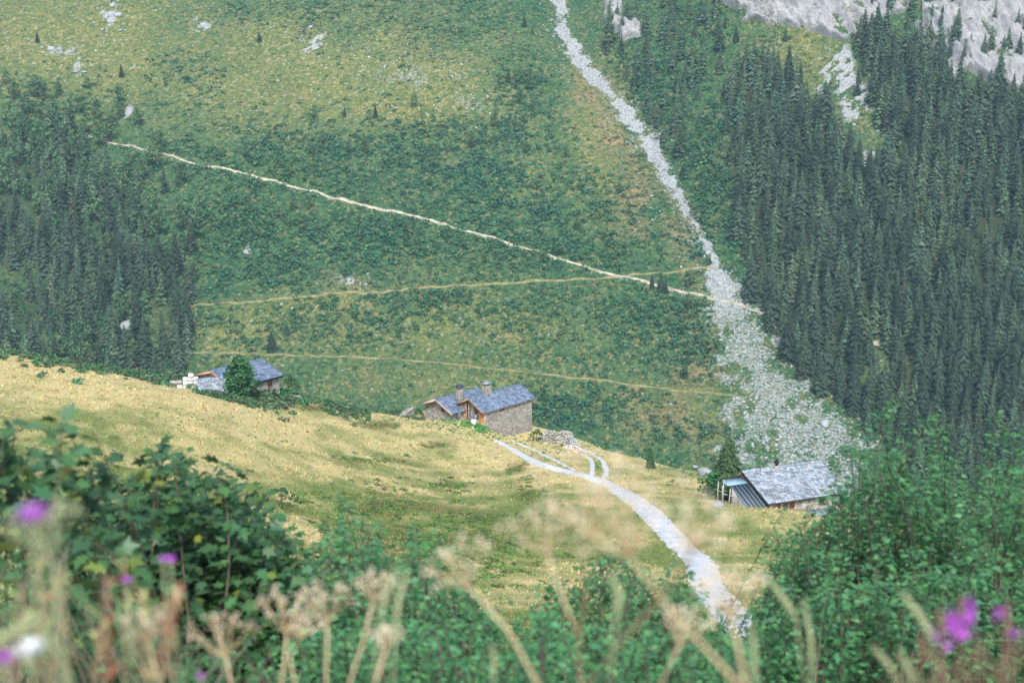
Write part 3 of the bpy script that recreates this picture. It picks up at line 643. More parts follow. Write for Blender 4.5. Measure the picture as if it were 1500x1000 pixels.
P, px, py = scatter_px(0, 1400, 60, 560, 5200, 330, lambda x, y: blobs(x, y, LEAFD) * 0.35)
k = thin(P, 4.2)[:280]
for n_, i in enumerate(k):
    h = (4.0 + 4.0 * rng.random()) * (1.55 if px[i] < 300 else 1.0)
    l, g_ = (('rounded leafy tree among the spruces below the stony trail', 'leafy trees among the spruces') if px[i] < 290 else
             ('small leafy tree rising out of the alder scrub', 'leafy trees in the alder scrub'))
    o = empty('leafy_tree', P[i] - [0, 0, .1], rng.random() * 6.28, l, 'tree', g_); o.scale = (h, h, h)
    link_mesh('trunk', LEAFT_ME[n_ % 4], o); link_mesh('crown', LEAFY_ME[n_ % 4], o)

# ------------------------------------------------------------------ scree, boulders, cliffs
mbR = MB()
def rock_field(P, size, bright=1.0):
    for v in range(6):
        i = np.arange(len(P)) % 6 == v
        if i.sum():
            tn = (0.75 + 0.5 * rng.random((i.sum(), 1))) * bright * np.ones((1, 3)); sc = size[i][:, None] * (0.7 + 0.6 * rng.random((i.sum(), 3)))
            mbR.scatter(ROCKS[v][0], ROCKS[v][1], P[i], rng.random(i.sum()) * 6.28, sc, tn)
t = rng.random(12000) ** 0.8 * (len(SCREE_LINE) - 1); ti = t.astype(int); f = (t - ti)[:, None]
C_ = SCREE_LINE[ti] * (1 - f) + SCREE_LINE[np.minimum(ti + 1, len(SCREE_LINE) - 1)] * f; w = np.interp(t, range(len(SCREE_W)), SCREE_W)
x = C_[:, 0] + rng.normal(0, 0.6, len(t)) * w; y = C_[:, 1] + rng.normal(0, 0.35, len(t)) * w; sp_ = rng.random(len(t)) < .16; x = np.where(sp_, x - np.abs(rng.normal(0, 9, len(t))), x)
P = np.stack([x, y, H(x, y)], -1); keep = ((fbm(x / 5, y / 9, 151, 4) > 0.47) & (rng.random(len(x)) < np.where(t > 28, .62, .9))) | (rng.random(len(x)) < .15); P = P[keep]
rock_field(P, 0.20 + 0.75 * rng.random(len(P)) ** 5, 1.05)
P, px, py = scatter_px(20, 1330, 0, 560, 60000, 330, lambda x, y: np.clip(blobs(x, y, PATCHES), 0, 1) ** 1.5 * 0.35); rock_field(P, 0.28 + 0.8 * rng.random(len(P)) ** 3.5, 1.15)
P, px, py = scatter_px(0, 1100, 0, 680, 900, 330, lambda x, y: 0.35 + 0 * x); rock_field(P, 0.18 + 0.35 * rng.random(len(P)) ** 3, 1.1)
i_ = rng.integers(0, len(TRAIL_STONY), 500); P = TRAIL_STONY[i_] + np.stack([rng.normal(0, 1.0, 500), rng.normal(-0.9, 0.7, 500), np.zeros(500)], -1); P[:, 2] = H(P[:, 0], P[:, 1]); rock_field(P, 0.15 + 0.35 * rng.random(500) ** 2, 1.15)
tag(mbR.build('scree_stones', M['rock']), 'pale grey loose stones of the scree and rocky patches', 'scree', kind='stuff')
P, px, py = scatter_px(1000, 1300, 400, 690, 1500, 330, lambda x, y: .5 + 0 * x); ds, par = poly_dist(P[:, 0], P[:, 1], SCREE_LINE[:, :2]); k = (ds < np.interp(par, range(len(SCREE_W)), SCREE_W) * 1.1) & (fbm(P[:, 0] / 7, P[:, 1] / 7, 155, 3) > .52); P = P[k]
mbF = MB(); szf = .7 + 1.3 * rng.random(len(P))
for v in range(5):
    i = np.arange(len(P)) % 5 == v; mbF.scatter(SCRUB_FAR[v][0], SCRUB_FAR[v][1], P[i] - [0, 0, .1], rng.random(i.sum()) * 6.28, szf[i], (.8 + .5 * rng.random((i.sum(), 1))) * np.array([[1.1, 1.05, .9]]), SCRUB_FAR[v][2])
tag(mbF.build('scree_plants', M['leaf_far']), 'green plants creeping over the stones of the scree fan', 'plants', kind='stuff')
ROCK_ME = []
for V_, T_ in ROCKS2:
    m_ = MB(); m_.add(V_, T_); ROCK_ME.append(m_.mesh('boulder', M['rock']))
def boulder(P, s, label, group=None, v=0, name='boulder'):
    o = link_mesh(name, ROCK_ME[v % 6]); o.location = P; o.scale = (s, s * (0.8 + 0.03 * (v % 7)), s * 0.9); o.rotation_euler = (0.2 * (v % 3), 0.15 * (v % 4), v * 1.7)
    return tag(o, label, 'boulder', group)
P, px, py = scatter_px(300, 760, 60, 200, 110, 330, lambda x, y: 0.25 + 0.75 * blobs(x, y, [(640, 130, 90, 50, 1), (480, 110, 80, 50, .7)]))
for n_ in range(len(P)): boulder(P[n_] + [0, 0, .1], 0.45 + 0.75 * rng.random() ** 2, 'pale boulder on the yellow-green upper slope above the stony trail', 'boulders above the stony trail', n_)
P, px, py = scatter_px(380, 1060, 445, 620, 60, 330, lambda x, y: 0.9 + 0 * x)
for n_ in range(len(P)): boulder(P[n_] + [0, 0, .1], 0.35 + 0.55 * rng.random() ** 2, 'pale boulder on the green slope below the grassy trail', 'boulders below the grassy trail', n_)
P, px, py = scatter_px(1090, 1240, 450, 690, 70, 330, lambda x, y: 0.9 * (np.abs(x - (1075 + (y - 440) * 0.47)) < 30 + 0.2 * (y - 440)))
for n_ in range(len(P)): boulder(P[n_] + [0, 0, .15], 0.6 + 0.8 * rng.random() ** 2, 'pale grey boulder in the widening scree fan', 'boulders in the scree fan', n_)
for n_, (q0, q1, s_) in enumerate([(165,8,2.2),(172,22,2.6),(160,34,1.8),(176,45,1.6),(168,60,1.3),(75,72,2.4),(90,78,1.9),(62,70,1.2),(116,86,1.3),(124,106,1.7),(150,20,1.3),(108,72,1.1),(140,75,1.0),(285,30,1.4),(300,45,1.1),(455,40,1.3),(470,66,1.5),(440,60,1.0)]):
    boulder(at1(q0, q1, 330) + [0, 0, .1], s_, 'grey rock of the outcrop high on the yellow-green slope', 'outcrop rocks on the high slope', n_ + 3)
for q, s, l in (((1176,592), 2.0, 'large white boulder highest in the scree fan'), ((1209,622), 2.5, 'largest pale boulder low in the scree fan beside the forest'),
                ((191,478), 4.6, 'big grey rock outcrop among spruces above the meadow'), ((1093,668), 1.6, 'white boulder in the scree just behind the lower cabin'),
                ((362,370), 2.2, 'grey rock in the scrub between the two upper trails'), ((1125,455), 1.4, 'boulder where the stony trail meets the forest edge')):
    boulder(at1(*q, 330) + [0, 0, .3], s, l, None, int(s * 10))

def rock_face(name, poly, label, seed, lift=2.2, n=150):
    xs = [q[0] for q in poly]; ys = [q[1] for q in poly]
    c0 = at1((min(xs) + max(xs)) / 2, max(ys), 330)
    gx = np.linspace(min(xs) - 6, max(xs) + 6, n); gy = np.linspace(min(ys) - 6, max(ys) + 6, n)
    X, Y = np.meshgrid(gx, gy); P = at(X.ravel(), Y.ravel(), 330)
    jit = min(60, .35 * (max(ys) - min(ys))); jx = X.ravel() + jit * (fbm(P[:, 0] / 9, P[:, 2] / 9, seed, 4) - .5); jy = Y.ravel() + jit * (fbm(P[:, 0] / 9, P[:, 2] / 9, seed + 4, 4) - .5)
    ins = inpoly(jx, jy, poly).astype(float).reshape(n, n)
    for _ in range(3): ins = (ins + np.roll(ins, 1, 0) + np.roll(ins, -1, 0) + np.roll(ins, 1, 1) + np.roll(ins, -1, 1)) / 5
    rg = 1 - np.abs(2 * fbm(P[:, 0] / 7 + P[:, 2] / 22, P[:, 2] / 20, seed + 8, 5) - 1)
    rg2 = 1 - np.abs(2 * fbm(P[:, 0] / 1.9 + P[:, 2] / 6, P[:, 2] / 6.5, seed + 12, 4) - 1)
    led = fbm(P[:, 0] / 30, P[:, 2] / 2.2 + P[:, 0] / 9, seed + 16, 3)
    hgt = (ins.ravel() * 2.2 - 1.0) * lift * .45 + ins.ravel() ** 2 * (8.0 * (rg - .62) + 2.8 * (rg2 - .5) + 3.6 * (led - .5))
    V = P + np.outer(hgt, np.array([0.05, -0.75, 0.65]))
    i = np.arange(n - 1)[:, None] * n; j = np.arange(n - 1)[None]
    Q = np.stack([i + j, i + n + j, i + n + j + 1, i + j + 1], -1).reshape(-1, 4)
    Q = Q[(ins.ravel()[Q].max(1) > 0.02)]
    used = np.unique(Q); mp = np.full(n * n, -1); mp[used] = np.arange(len(used))
    mb = MB(); mb.add(V[used], None, mp[Q]); o = mb.build(name, M['cliff'], None, False)
    return tag(o, label, 'cliff', kind='structure')
rock_face('rock_face', [(1030,-60),(1045,5),(1075,22),(1120,30),(1170,42),(1210,52),(1260,50),(1300,28),(1340,2),(1345,-60)], 'pale grey rock wall above the green hanging meadow', 171, 2.4, 170)
rock_face('rock_face', [(1355,-60),(1362,30),(1370,80),(1392,122),(1430,110),(1460,122),(1500,128),(1640,120),(1640,-60)], 'broken tan grey crag above the spruce forest', 181, 2.0, 170)
rock_face('rock_face', [(885,0),(905,-5),(908,35),(938,28),(942,48),(915,62),(890,40)], 'small pale crag beside the upper scree gully', 191, 1.2, 60)
rock_face('rock_face', [(1243,228),(1272,226),(1278,240),(1266,250),(1250,240)], 'small white crag in the middle of the forest', 195, 1.0, 40)
rock_face('rock_face', [(1338,30),(1352,25),(1358,60),(1345,75)], 'narrow crag between spruces below the rock wall', 197, 1.0, 40)

# ------------------------------------------------------------------ buildings
def stones_on(mb, g, o, ux, uz, n, w, hfun, course=0.24, proud=0.05, back=0.02, lo=0.24, hi=0.62):
    """irregular stone blocks laid in courses on a wall face: o origin, ux along, uz up, n outward; hfun(s)=(z0,z1) at s along"""
    o, ux, uz, n = (np.asarray(v, float) for v in (o, ux, uz, n))
    zmin = min(hfun(s)[0] for s in np.linspace(0, w, 9)); zmax = max(hfun(s)[1] for s in np.linspace(0, w, 9))
    z = zmin
    while z < zmax:
        ch = course * (0.7 + 0.6 * g.random()); s = -0.3 * g.random()
        while s < w:
            L = lo + (hi - lo) * g.random(); a = max(s + 0.012, 0); b = min(s + L - 0.012, w); m = (a + b) / 2
            if b - a > 0.06:
                z0, z1 = hfun(m); ea = max(z + 0.012, z0); eb = min(z + ch - 0.012, z1, hfun(a)[1], hfun(b)[1])
                if eb - ea > 0.05:
                    p = proud * (0.3 + 0.9 * g.random()); j = g.normal(0, 0.012, (4, 2)); c = 0.70 + 0.6 * g.random(); tint = (c * (0.97 + .1 * g.random()), c, c * (0.92 + .1 * g.random()))
                    B = [o + ux * q + uz * r - n * back for q, r in ((a, ea), (b, ea), (b, eb), (a, eb))]
                    T = [o + ux * (q + dj[0]) + uz * (r + dj[1]) + n * p for (q, r), dj in zip(((a + .02, ea + .02), (b - .02, ea + .02), (b - .02, eb - .02), (a + .02, eb - .02)), j)]
                    mb.add(B + T, None, BOXQ[1:], tint)
            s += L
        z += ch
def wall(parent, p0, p1, zfun, n, thick=0.4, seed=0, name='wall', stone=True, mat=None):
    """a wall from p0 to p1 (local xy); zfun(s)=(bottom, top); n outward normal; core + stonework"""
    p0 = np.array([*p0, 0.0]); p1 = np.array([*p1, 0.0]); w = np.linalg.norm(p1 - p0); ux = (p1 - p0) / w; n = np.array([*n, 0.0]); uz = np.array([0, 0, 1.0])
    k = 13; mb = MB()
    ss = np.linspace(0, w, k)
    for i in range(k - 1):
        a, b = ss[i], ss[i + 1]; (za, ta), (zb, tb) = zfun(a), zfun(b)
        q = [p0 + ux * a + uz * za, p0 + ux * b + uz * zb, p0 + ux * b + uz * zb - n * thick, p0 + ux * a + uz * za - n * thick]
        t = [p0 + ux * a + uz * ta, p0 + ux * b + uz * tb, p0 + ux * b + uz * tb - n * thick, p0 + ux * a + uz * ta - n * thick]
        hexa(mb, q, t)
    o = mb.build(name, mat or (M['mortar'] if stone else M['wood']), parent)
    if stone:
        sb = MB(); stones_on(sb, np.random.default_rng(seed), p0, ux, uz, n, w, zfun)
        s_ = sb.build('stonework', M['stone'], o); s_['kind'] = 'stuff'
    return o
def slope_roof(parent, a, b, down, drop, mat, seed, thick=0.10, row=0.42, name='roof', wcol=(0.28, 0.62), lift=0.045):
    """one roof slope: ridge a->b, 'down' horizontal run vector, 'drop' fall; deck plus overlapping slates laid in courses"""
    g = np.random.default_rng(seed); a = np.array(a, float); b = np.array(b, float); dn = np.array([down[0], down[1], -drop], float)
    L = np.linalg.norm(b - a); ux = (b - a) / L; S = np.linalg.norm(dn); us = dn / S; n = np.cross(ux, us)
    if n[2] < 0: n = -n
    mb = MB(); hexa(mb, [a - n * thick, b - n * thick, b + dn - n * thick, a + dn - n * thick], [a, b, b + dn, a + dn]); deck = mb.build(name, M['wood'], parent)
    sb = MB(); k = int(S / row) + 1
    for i in range(k):
        s0 = i * row - 0.10; s = -0.25 * g.random()
        while s < L:
            w = wcol[0] + (wcol[1] - wcol[0]) * g.random(); q0 = max(s + 0.006, -0.06); q1 = min(s + w - 0.006, L + 0.06)
            if q1 - q0 > 0.08:
                e = min(s0 + row * (1.28 + 0.16 * g.random()), S + 0.10 + 0.06 * g.random()); st = max(s0, -0.02); l0 = 0.008 + 0.012 * g.random(); l1 = lift * (0.7 + 0.7 * g.random()); th = 0.02 + 0.02 * g.random()
                c = 0.62 + 0.76 * g.random(); tint = (c * (0.92 + .2 * g.random()), c, c * (0.95 + .14 * g.random()))
                B = [a + ux * q0 + us * st + n * l0, a + ux * q1 + us * st + n * l0, a + ux * q1 + us * (e + g.normal(0, .02)) + n * l1, a + ux * q0 + us * (e + g.normal(0, .02)) + n * l1]
                sb.add(B + [v + n * th for v in B], None, BOXQ, tint)
            s += w
        # next course sits on this one
    o = sb.build('slates', mat, deck); o['kind'] = 'stuff'; return deck
def ridge_caps(parent, a, b, mat, seed, name='ridge_stones'):
    g = np.random.default_rng(seed); a = np.array(a, float); b = np.array(b, float); L = np.linalg.norm(b - a); u = (b - a) / L; s = np.array([-u[1], u[0], 0]); mb = MB(); q = 0
    while q < L:
        w = 0.4 + 0.4 * g.random(); e = min(q + w, L)
        for sg in (1, -1):
            p = [a + u * (q + .01) + [0, 0, .10], a + u * (e - .01) + [0, 0, .10], a + u * (e - .01) + s * sg * .24 + [0, 0, .0], a + u * (q + .01) + s * sg * .24 + [0, 0, .0]]
            c = 0.8 + 0.5 * g.random(); mb.add(p + [v + np.array([0, 0, .035]) for v in p], None, BOXQ, (c, c, c))
        q = e
    return mb.build(name, mat, parent)
def chimney(parent, x, y, z0, z1, w, d, cap='slab', seed=0, pale=1.0):
    ch = MB(); box(ch, x - w / 2, x + w / 2, y - d / 2, y + d / 2, z0, z1, (pale,) * 3); o = ch.build('chimney', M['mortar'], parent)
    sb = MB(); g = np.random.default_rng(seed); hf = lambda s: (z0, z1)
    stones_on(sb, g, (x - w / 2, y - d / 2, 0), (1, 0, 0), (0, 0, 1), (0, -1, 0), w, hf, 0.16, 0.04, 0.02, 0.18, 0.4)
    stones_on(sb, g, (x - w / 2, y + d / 2, 0), (1, 0, 0), (0, 0, 1), (0, 1, 0), w, hf, 0.16, 0.04, 0.02, 0.18, 0.4)
    stones_on(sb, g, (x - w / 2, y - d / 2, 0), (0, 1, 0), (0, 0, 1), (-1, 0, 0), d, hf, 0.16, 0.04, 0.02, 0.18, 0.4)
    stones_on(sb, g, (x + w / 2, y - d / 2, 0), (0, 1, 0), (0, 0, 1), (1, 0, 0), d, hf, 0.16, 0.04, 0.02, 0.18, 0.4)
    s_ = sb.build('stonework', M['stone'], o); s_['kind'] = 'stuff'
    fl = MB(); box(fl, x - w * .36, x + w * .36, y - d * .36, y + d * .36, z1, z1 + 0.06); fl.build('flue_opening', M['black'], o)
    pm = MB()
    for i in (-1, 1):
        for j in (-1, 1): box(pm, x + i * w * .4 - .09, x + i * w * .4 + .09, y + j * d * .4 - .09, y + j * d * .4 + .09, z1 + 0.002, z1 + 0.36)
    pm.build('cap_pier', M['stone'], o)
    cm = MB()
    if cap == 'slab':
        box(cm, x - w * .62, x + w * .62, y - d * .62, y + d * .62, z1 + .36, z1 + .46); box(cm, x - w * .46, x + w * .44, y - d * .45, y + d * .46, z1 + .46, z1 + .56); box(cm, x - w * .2, x + w * .22, y - d * .2, y + d * .22, z1 + .56, z1 + .74)
        cm.build('cap', M['slate_pale'], o)
    else:
        box(cm, x - w * .64, x + w * .64, y - d * .64, y + d * .64, z1 + .36, z1 + .44); box(cm, x - w * .5, x + w * .5, y - d * .5, y + d * .5, z1 + .56, z1 + .64)
        for i in (-1, 1):
            for j in (-1, 1): box(cm, x + i * w * .4 - .06, x + i * w * .4 + .06, y + j * d * .4 - .06, y + j * d * .4 + .06, z1 + .44, z1 + .56)
        cm.build('cap', M['dark_metal'], o)
    return o
def window(parent, c, ux, n, w, h, frame=None, bars=True, name='window'):
    c, ux, n = (np.asarray(v, float) for v in (c, ux, n)); uz = np.array([0, 0, 1.0]); mb = MB(); t = 0.07
    def slab(s0, s1, z0, z1, d0, d1):
        hexa(mb, [c + ux * s0 + uz * z0 + n * d0, c + ux * s1 + uz * z0 + n * d0, c + ux * s1 + uz * z0 + n * d1, c + ux * s0 + uz * z0 + n * d1],
             [c + ux * s0 + uz * z1 + n * d0, c + ux * s1 + uz * z1 + n * d0, c + ux * s1 + uz * z1 + n * d1, c + ux * s0 + uz * z1 + n * d1])
    for s0, s1, z0, z1 in ((-w / 2, w / 2, -h / 2, -h / 2 + t), (-w / 2, w / 2, h / 2 - t, h / 2), (-w / 2, -w / 2 + t, -h / 2 + t, h / 2 - t), (w / 2 - t, w / 2, -h / 2 + t, h / 2 - t)): slab(s0, s1, z0, z1, 0.0, 0.13)
    if bars: slab(-t * .4, t * .4, -h / 2 + t, h / 2 - t, 0.0, 0.11)
    o = mb.build(name, frame or M['wood_red'], parent)
    mb = MB(); slab(-w / 2 + t, w / 2 - t, -h / 2 + t, h / 2 - t, 0.02, 0.085); mb.build('pane', M['glass'], o); return o

# the main chalet: ridge along local X (away and to the right), Y points away and to the left
A1 = W(686, 583, 235); RZ = A1[2]
GZ = -3.55                                            # threshold below the ridge
ch = empty('stone_chalet', (A1[0], A1[1], RZ), R(45), 'stone chalet with blue slate roofs and two chimneys at the edge of the meadow', 'house')
HW, PIT, LEN = 3.55, 0.50, 12.3
def drop(t, z0=0.0, pit=PIT): return z0 - pit * abs(t)
WX0, WX1, WY = 0.75, LEN - 0.45, 3.15
EA = drop(WY) - 0.12
wall(ch, (WX0, -WY), (WX1, -WY), lambda s: (EA - 6.2, EA), (0, -1), seed=11)
wall(ch, (WX1, WY), (WX0, WY), lambda s: (EA - 5.0, EA), (0, 1), seed=12)
wall(ch, (WX1, -WY + .41), (WX1, WY - .41), lambda s: (EA - 6.0, drop(s - WY + .41) - 0.13), (1, 0), seed=13, name='gable_wall')
# front gable: timber behind the wood stacks, a stone pier, the recessed door
gw = wall(ch, (WX0 + 0.5, WY - .42), (WX0 + 0.5, -WY + .42), lambda s: (GZ - 1.5, drop(WY - .42 - s) - 0.14), (-1, 0), seed=14, name='gable_wall', stone=True)
wall(ch, (WX0, 0.25), (WX0, -0.50), lambda s: (GZ - 1.4, drop(0.25 - s) - 0.14), (-1, 0), 0.46, seed=15, name='door_pier')
pl = MB()
for i in range(9):
    y0 = -1.72 - i * 0.155; box(pl, WX0 + .02, WX0 + .06, y0 - .15, y0, GZ - 1.3, drop(y0 - .15) - 0.15, (0.85 + .3 * random.random(),) * 3)
pl.build('plank_wall', M['wood_orange'], ch)
pl = MB()
for i in range(10):
    y0 = 2.95 - i * 0.155; box(pl, WX0 + .02, WX0 + .06, y0 - .15, y0, GZ - 1.3, drop(y0) - 0.15, (0.85 + .3 * random.random(),) * 3)
pl.build('plank_wall', M['wood_orange'], ch)
dr = MB(); box(dr, WX0 + .30, WX0 + .37, -1.62, -.62, GZ, GZ + 2.05)
door = dr.build('door', M['wood_red'], ch)
db = MB()
for z_ in (0.25, 1.65): box(db, WX0 + .265, WX0 + .295, -1.58, -.66, GZ + z_, GZ + z_ + .13)
db.build('batten', M['wood'], door)
hd = MB(); box(hd, WX0 + .23, WX0 + .29, -1.52, -1.46, GZ + .95, GZ + 1.12); hd.build('handle', M['dark_metal'], door)
st = MB(); box(st, WX0 - .7, WX0 + .28, -1.80, -.3, GZ - .75, GZ - .02); st.build('doorstep', M['slate_pale'], ch)
for y_, m_ in ((1.28, 'wood_pale'), (0.62, 'wood_pale'), (-3.2, 'wood_pale')):
    pm = MB(); box(pm, WX0 - .14, WX0 - .0, y_ - .07, y_ + .07, GZ - 1.6, drop(y_) - 0.13); pm.build('post', M[m_], ch)
for sg, sd_ in ((-1, 21), (1, 22)):
    slope_roof(ch, (0, 0, 0), (LEN, 0, 0), (0, sg * HW), PIT * HW, M['slate'], sd_)
    rk = MB(); beam(rk, (-.05, 0, -.16), (-.05, sg * HW, -.16 - PIT * HW), .07, .26); rk.build('rake_board', M['wood'], ch)
    fb = MB(); beam(fb, (0, sg * (HW - .04), -.17 - PIT * HW), (LEN, sg * (HW - .04), -.17 - PIT * HW), .06, .16); fb.build('fascia', M['wood'], ch)
    for k_ in range(3):
        rb = MB(); yy = sg * (0.9 + k_ * 1.0); beam(rb, (-.02, yy, drop(yy) - .24), (1.3, yy, drop(yy) - .24), .14, .18); rb.build('purlin', M['wood'], ch)
ridge_caps(ch, (-.05, 0, 0), (LEN + .05, 0, 0), M['slate'], 23)
chimney(ch, 4.25, 0.05, -0.9, 1.35, 1.25, 1.0, 'slab', 31, 1.2)
wc = np.array([WX0 + 3.9, -WY - .03, EA - .38]); window(ch, wc, (1, 0, 0), (0, -1, 0), 1.0, .62)
lm = MB(); box(lm, WX0 + 3.2, WX0 + 4.6, -WY - .12, -WY + .05, EA - .07, EA + .04); lm.build('lintel', M['wood_red'], ch)
gt = MB(); tube(gt, [(LEN - .4, -WY - .05, EA - .9), (LEN + .3, -WY - .5, EA - .2)], .03, 5); gt.build('bracket', M['wood_pale'], ch)
# lower wing, its ridge parallel
wy, wz, wx, whw, wp = 5.4, -0.75, -2.5, 4.1, 0.42
def wdrop(t): return wz - wp * abs(t - wy)
wall(ch, (wx + .8, wy + 3.6), (wx + .8, wy - 3.6), lambda s: (GZ - 2.0, wdrop(wy + 3.6 - s) - .13), (-1, 0), seed=16, name='gable_wall')
wall(ch, (wx + 8.6, wy + 3.6), (wx + .8 + .41, wy + 3.6), lambda s: (GZ - 2.4, wdrop(wy + 3.6) - .13), (0, 1), seed=17)
wall(ch, (wx + .8 + .41, wy - 3.6), (WX0 + .6, wy - 3.6), lambda s: (GZ - 2.0, wdrop(wy - 3.6) - .13), (0, -1), seed=18)
for sg, sd_ in ((-1, 24), (1, 25)):
    slope_roof(ch, (wx, wy, wz), (wx + 9.8, wy, wz), (0, sg * whw), wp * whw, M['slate'], sd_, name='wing_roof')
    rk = MB(); beam(rk, (wx - .05, wy, wz - .17), (wx - .05, wy + sg * (whw + .05), wz - .17 - wp * (whw + .05)), .07, .34); rk.build('rake_board', M['wood_pale'], ch)
    for k_ in range(2):
        rb = MB(); yy = wy + sg * (1.2 + k_ * 1.8); beam(rb, (wx, yy, wdrop(yy) - .25), (wx + 1.2, yy, wdrop(yy) - .25), .16, .2); rb.build('purlin', M['wood'], ch)
ridge_caps(ch, (wx - .05, wy, wz), (wx + 9.8, wy, wz), M['slate'], 26)
chimney(ch, 1.5, 3.75, -2.4, 0.55, 0.95, 0.9, 'stack', 32)
window(ch, (wx + .77, wy - 1.05, wz - 1.62), (0, -1, 0), (-1, 0, 0), .75, .8, M['dark_metal'])
def chalet_pt(x, y, z):
    c, s = math.cos(R(45)), math.sin(R(45)); return np.array([A1[0] + c * x - s * y, A1[1] + s * x + c * y, RZ + z])
def wood_stack(y0, y1, label, seed):
    g = np.random.default_rng(seed); c = chalet_pt(WX0 - .06, (y0 + y1) / 2, GZ - 0.45); o = empty('firewood_stack', c, R(45), label, 'firewood', 'firewood stacks on the chalet gable'); mb = MB(); r = 0.085; row = 0; z = r
    while True:
        y = y0 + r + (r if row % 2 else 0); topz = 0
        while y < y1 - r:
            zt = drop(y) - .35 - (GZ - .45)
            if z < zt - 1.0 + 0.8:
                rr_ = r * (0.8 + 0.25 * g.random()); a = np.arange(6) * math.pi / 3 + g.random(); cc = 0.6 + 0.7 * g.random(); yy = y - (y0 + y1) / 2
                V = [(x_, yy + rr_ * math.cos(t), z + rr_ * math.sin(t)) for x_ in (-.22 + g.normal(0, .025), .06) for t in a]
                mb.add(V, [(0, 2, 1), (0, 3, 2), (0, 4, 3), (0, 5, 4)], [(i, (i + 1) % 6, 6 + (i + 1) % 6, 6 + i) for i in range(6)], (cc, cc * (0.9 + .15 * g.random()), cc * .95)); topz = 1
            y += 2 * r
        if not topz: break
        z += r * 1.74; row += 1
    lg = mb.build('logs', M['wood_orange'], o); lg['kind'] = 'stuff'
    bs = MB(); box(bs, -.25, .06, -(y1 - y0) / 2, (y1 - y0) / 2, -.9, -.0); bs.build('base_stones', M['stone'], o)
wood_stack(1.42, 2.95, 'orange split firewood stacked left of the chalet posts', 41)
wood_stack(-3.05, -1.85, 'orange split firewood stacked between chalet door and corner post', 42)
def ground_local(x, y):
    p = chalet_pt(x, y, 0); return float(H(np.array([p[0]]), np.array([p[1]]))[0])
def slab_thing(name, x, y, w, h, t, lean, label, cat, mat, rz=0.0, base=0.0):
    p = chalet_pt(x, y, 0); z = ground_local(x, y) + base
    o = empty(name, (p[0], p[1], z), R(45) + rz, label, cat); mb = MB()
    hexa(mb, [(0, -w / 2, -.1), (t, -w / 2, -.1), (t, w / 2, -.1), (0, w / 2, -.1)], [(lean, -w / 2 * .85, h), (lean + t, -w / 2 * .85, h), (lean + t, w / 2, h * .96), (lean, w / 2, h * .96)]); mb.build('panel', mat, o)
    rb = MB(); beam(rb, (t + .02, 0, 0), (t + lean + .02, 0, h * .9), .06, .05); rb.build('prop', M['wood'], o); return o
slab_thing('slate_slab', -1.2, 1.55, 1.15, 1.15, .07, .25, 'dark blue slate slab leaning below the firewood beside the wing', 'slab', M['slate'], 0, .25)
slab_thing('slate_slab', -2.4, -4.0, .75, 1.05, .07, .2, 'narrow dark slate slab standing behind the white box', 'slab', M['slate'], 0.2, .35)
p = chalet_pt(-3.1, -4.5, 0); zz = ground_local(-3.1, -4.5)
o = empty('white_box', (p[0], p[1], zz), R(50), 'small white box on the grass in front of the chalet corner', 'box')
mb = MB(); box(mb, -.3, .3, -.36, .36, -.1, .72); mb.build('body', M['white'], o); mb = MB(); box(mb, -.33, .33, -.39, .39, .722, .79); mb.build('lid', M['white'], o)

# the lower cabin with lichen-pale slates and a lean-to
C0 = W(1087, 690, 172); CA = R(21)
cb = empty('stone_cabin', C0, CA, 'stone cabin with pale lichen-covered slate roof below the spruce', 'house')
CL, CM, CR = 11.0, 6.3, 1.95; cp_ = CR / CM
slope_roof(cb, (0, 0, 0), (CL, 0, 0), (0, -CM), CR, M['slate_pale'], 51, row=0.36, lift=0.06); slope_roof(cb, (0, 0, 0), (CL, 0, 0), (0, 2.6), 1.9, M['slate_pale'], 52, row=0.5)
ridge_caps(cb, (-.05, 0, 0), (CL, 0, 0), M['slate_pale'], 53)
wall(cb, (.5, -CM + .5), (CL - .5, -CM + .5), lambda s: (-6.5, -CR - .02), (0, -1), seed=54)
wall(cb, (CL - .5, 2.2), (.5, 2.2), lambda s: (-6.5, -1.75), (0, 1), seed=55)
cg = lambda y: (-cp_ * -y if y < 0 else -0.73 * y) - .14
wall(cb, (.5, 1.79), (.5, -CM + .91), lambda s: (-6.0, cg(1.79 - s)), (-1, 0), seed=56, name='gable_wall')
wall(cb, (CL - .5, -CM + .91), (CL - .5, 1.79), lambda s: (-6.5, cg(s - CM + .91)), (1, 0), seed=57, name='gable_wall')
for x_, w_ in ((1.75, .3), (2.6, .6), (3.5, .6), (7.6, .7)): window(cb, (x_, -CM + .47, -CR - .72), (1, 0, 0), (0, -1, 0), w_, .85, None, w_ > .5)
dr = MB(); box(dr, 4.8, 5.7, -CM + .42, -CM + .5 - .045, -CR - 2.2, -CR - .25); door = dr.build('door', M['wood_grey'], cb); hd = MB(); box(hd, 5.5, 5.58, -CM + .36, -CM + .41, -CR - 1.3, -CR - 1.15); hd.build('handle', M['dark_metal'], door)
fb = MB(); beam(fb, (0, -CM + .02, -CR - .17), (CL, -CM + .02, -CR - .17), .06, .14); fb.build('fascia', M['dark_metal'], cb)
rk = MB(); beam(rk, (-.05, 0, -.16), (-.05, -CM, -.16 - CR), .06, .2); rk.build('rake_board', M['black'], cb)
chm = MB(); box(chm, 4.2, 4.75, -.75, -.25, -.5, .35); o = chm.build('chimney', M['stone'], cb)
mb = MB(); tube(mb, [(4.47, -.5, .35), (4.47, -.5, .62)], .17, 8); tube(mb, [(4.47, -.5, .62), (4.47, -.5, .86)], .33, 8); tube(mb, [(4.47, -.5, .86), (4.47, -.5, 1.15)], .2, 8); mb.build('flue_cap', M['black'], o)
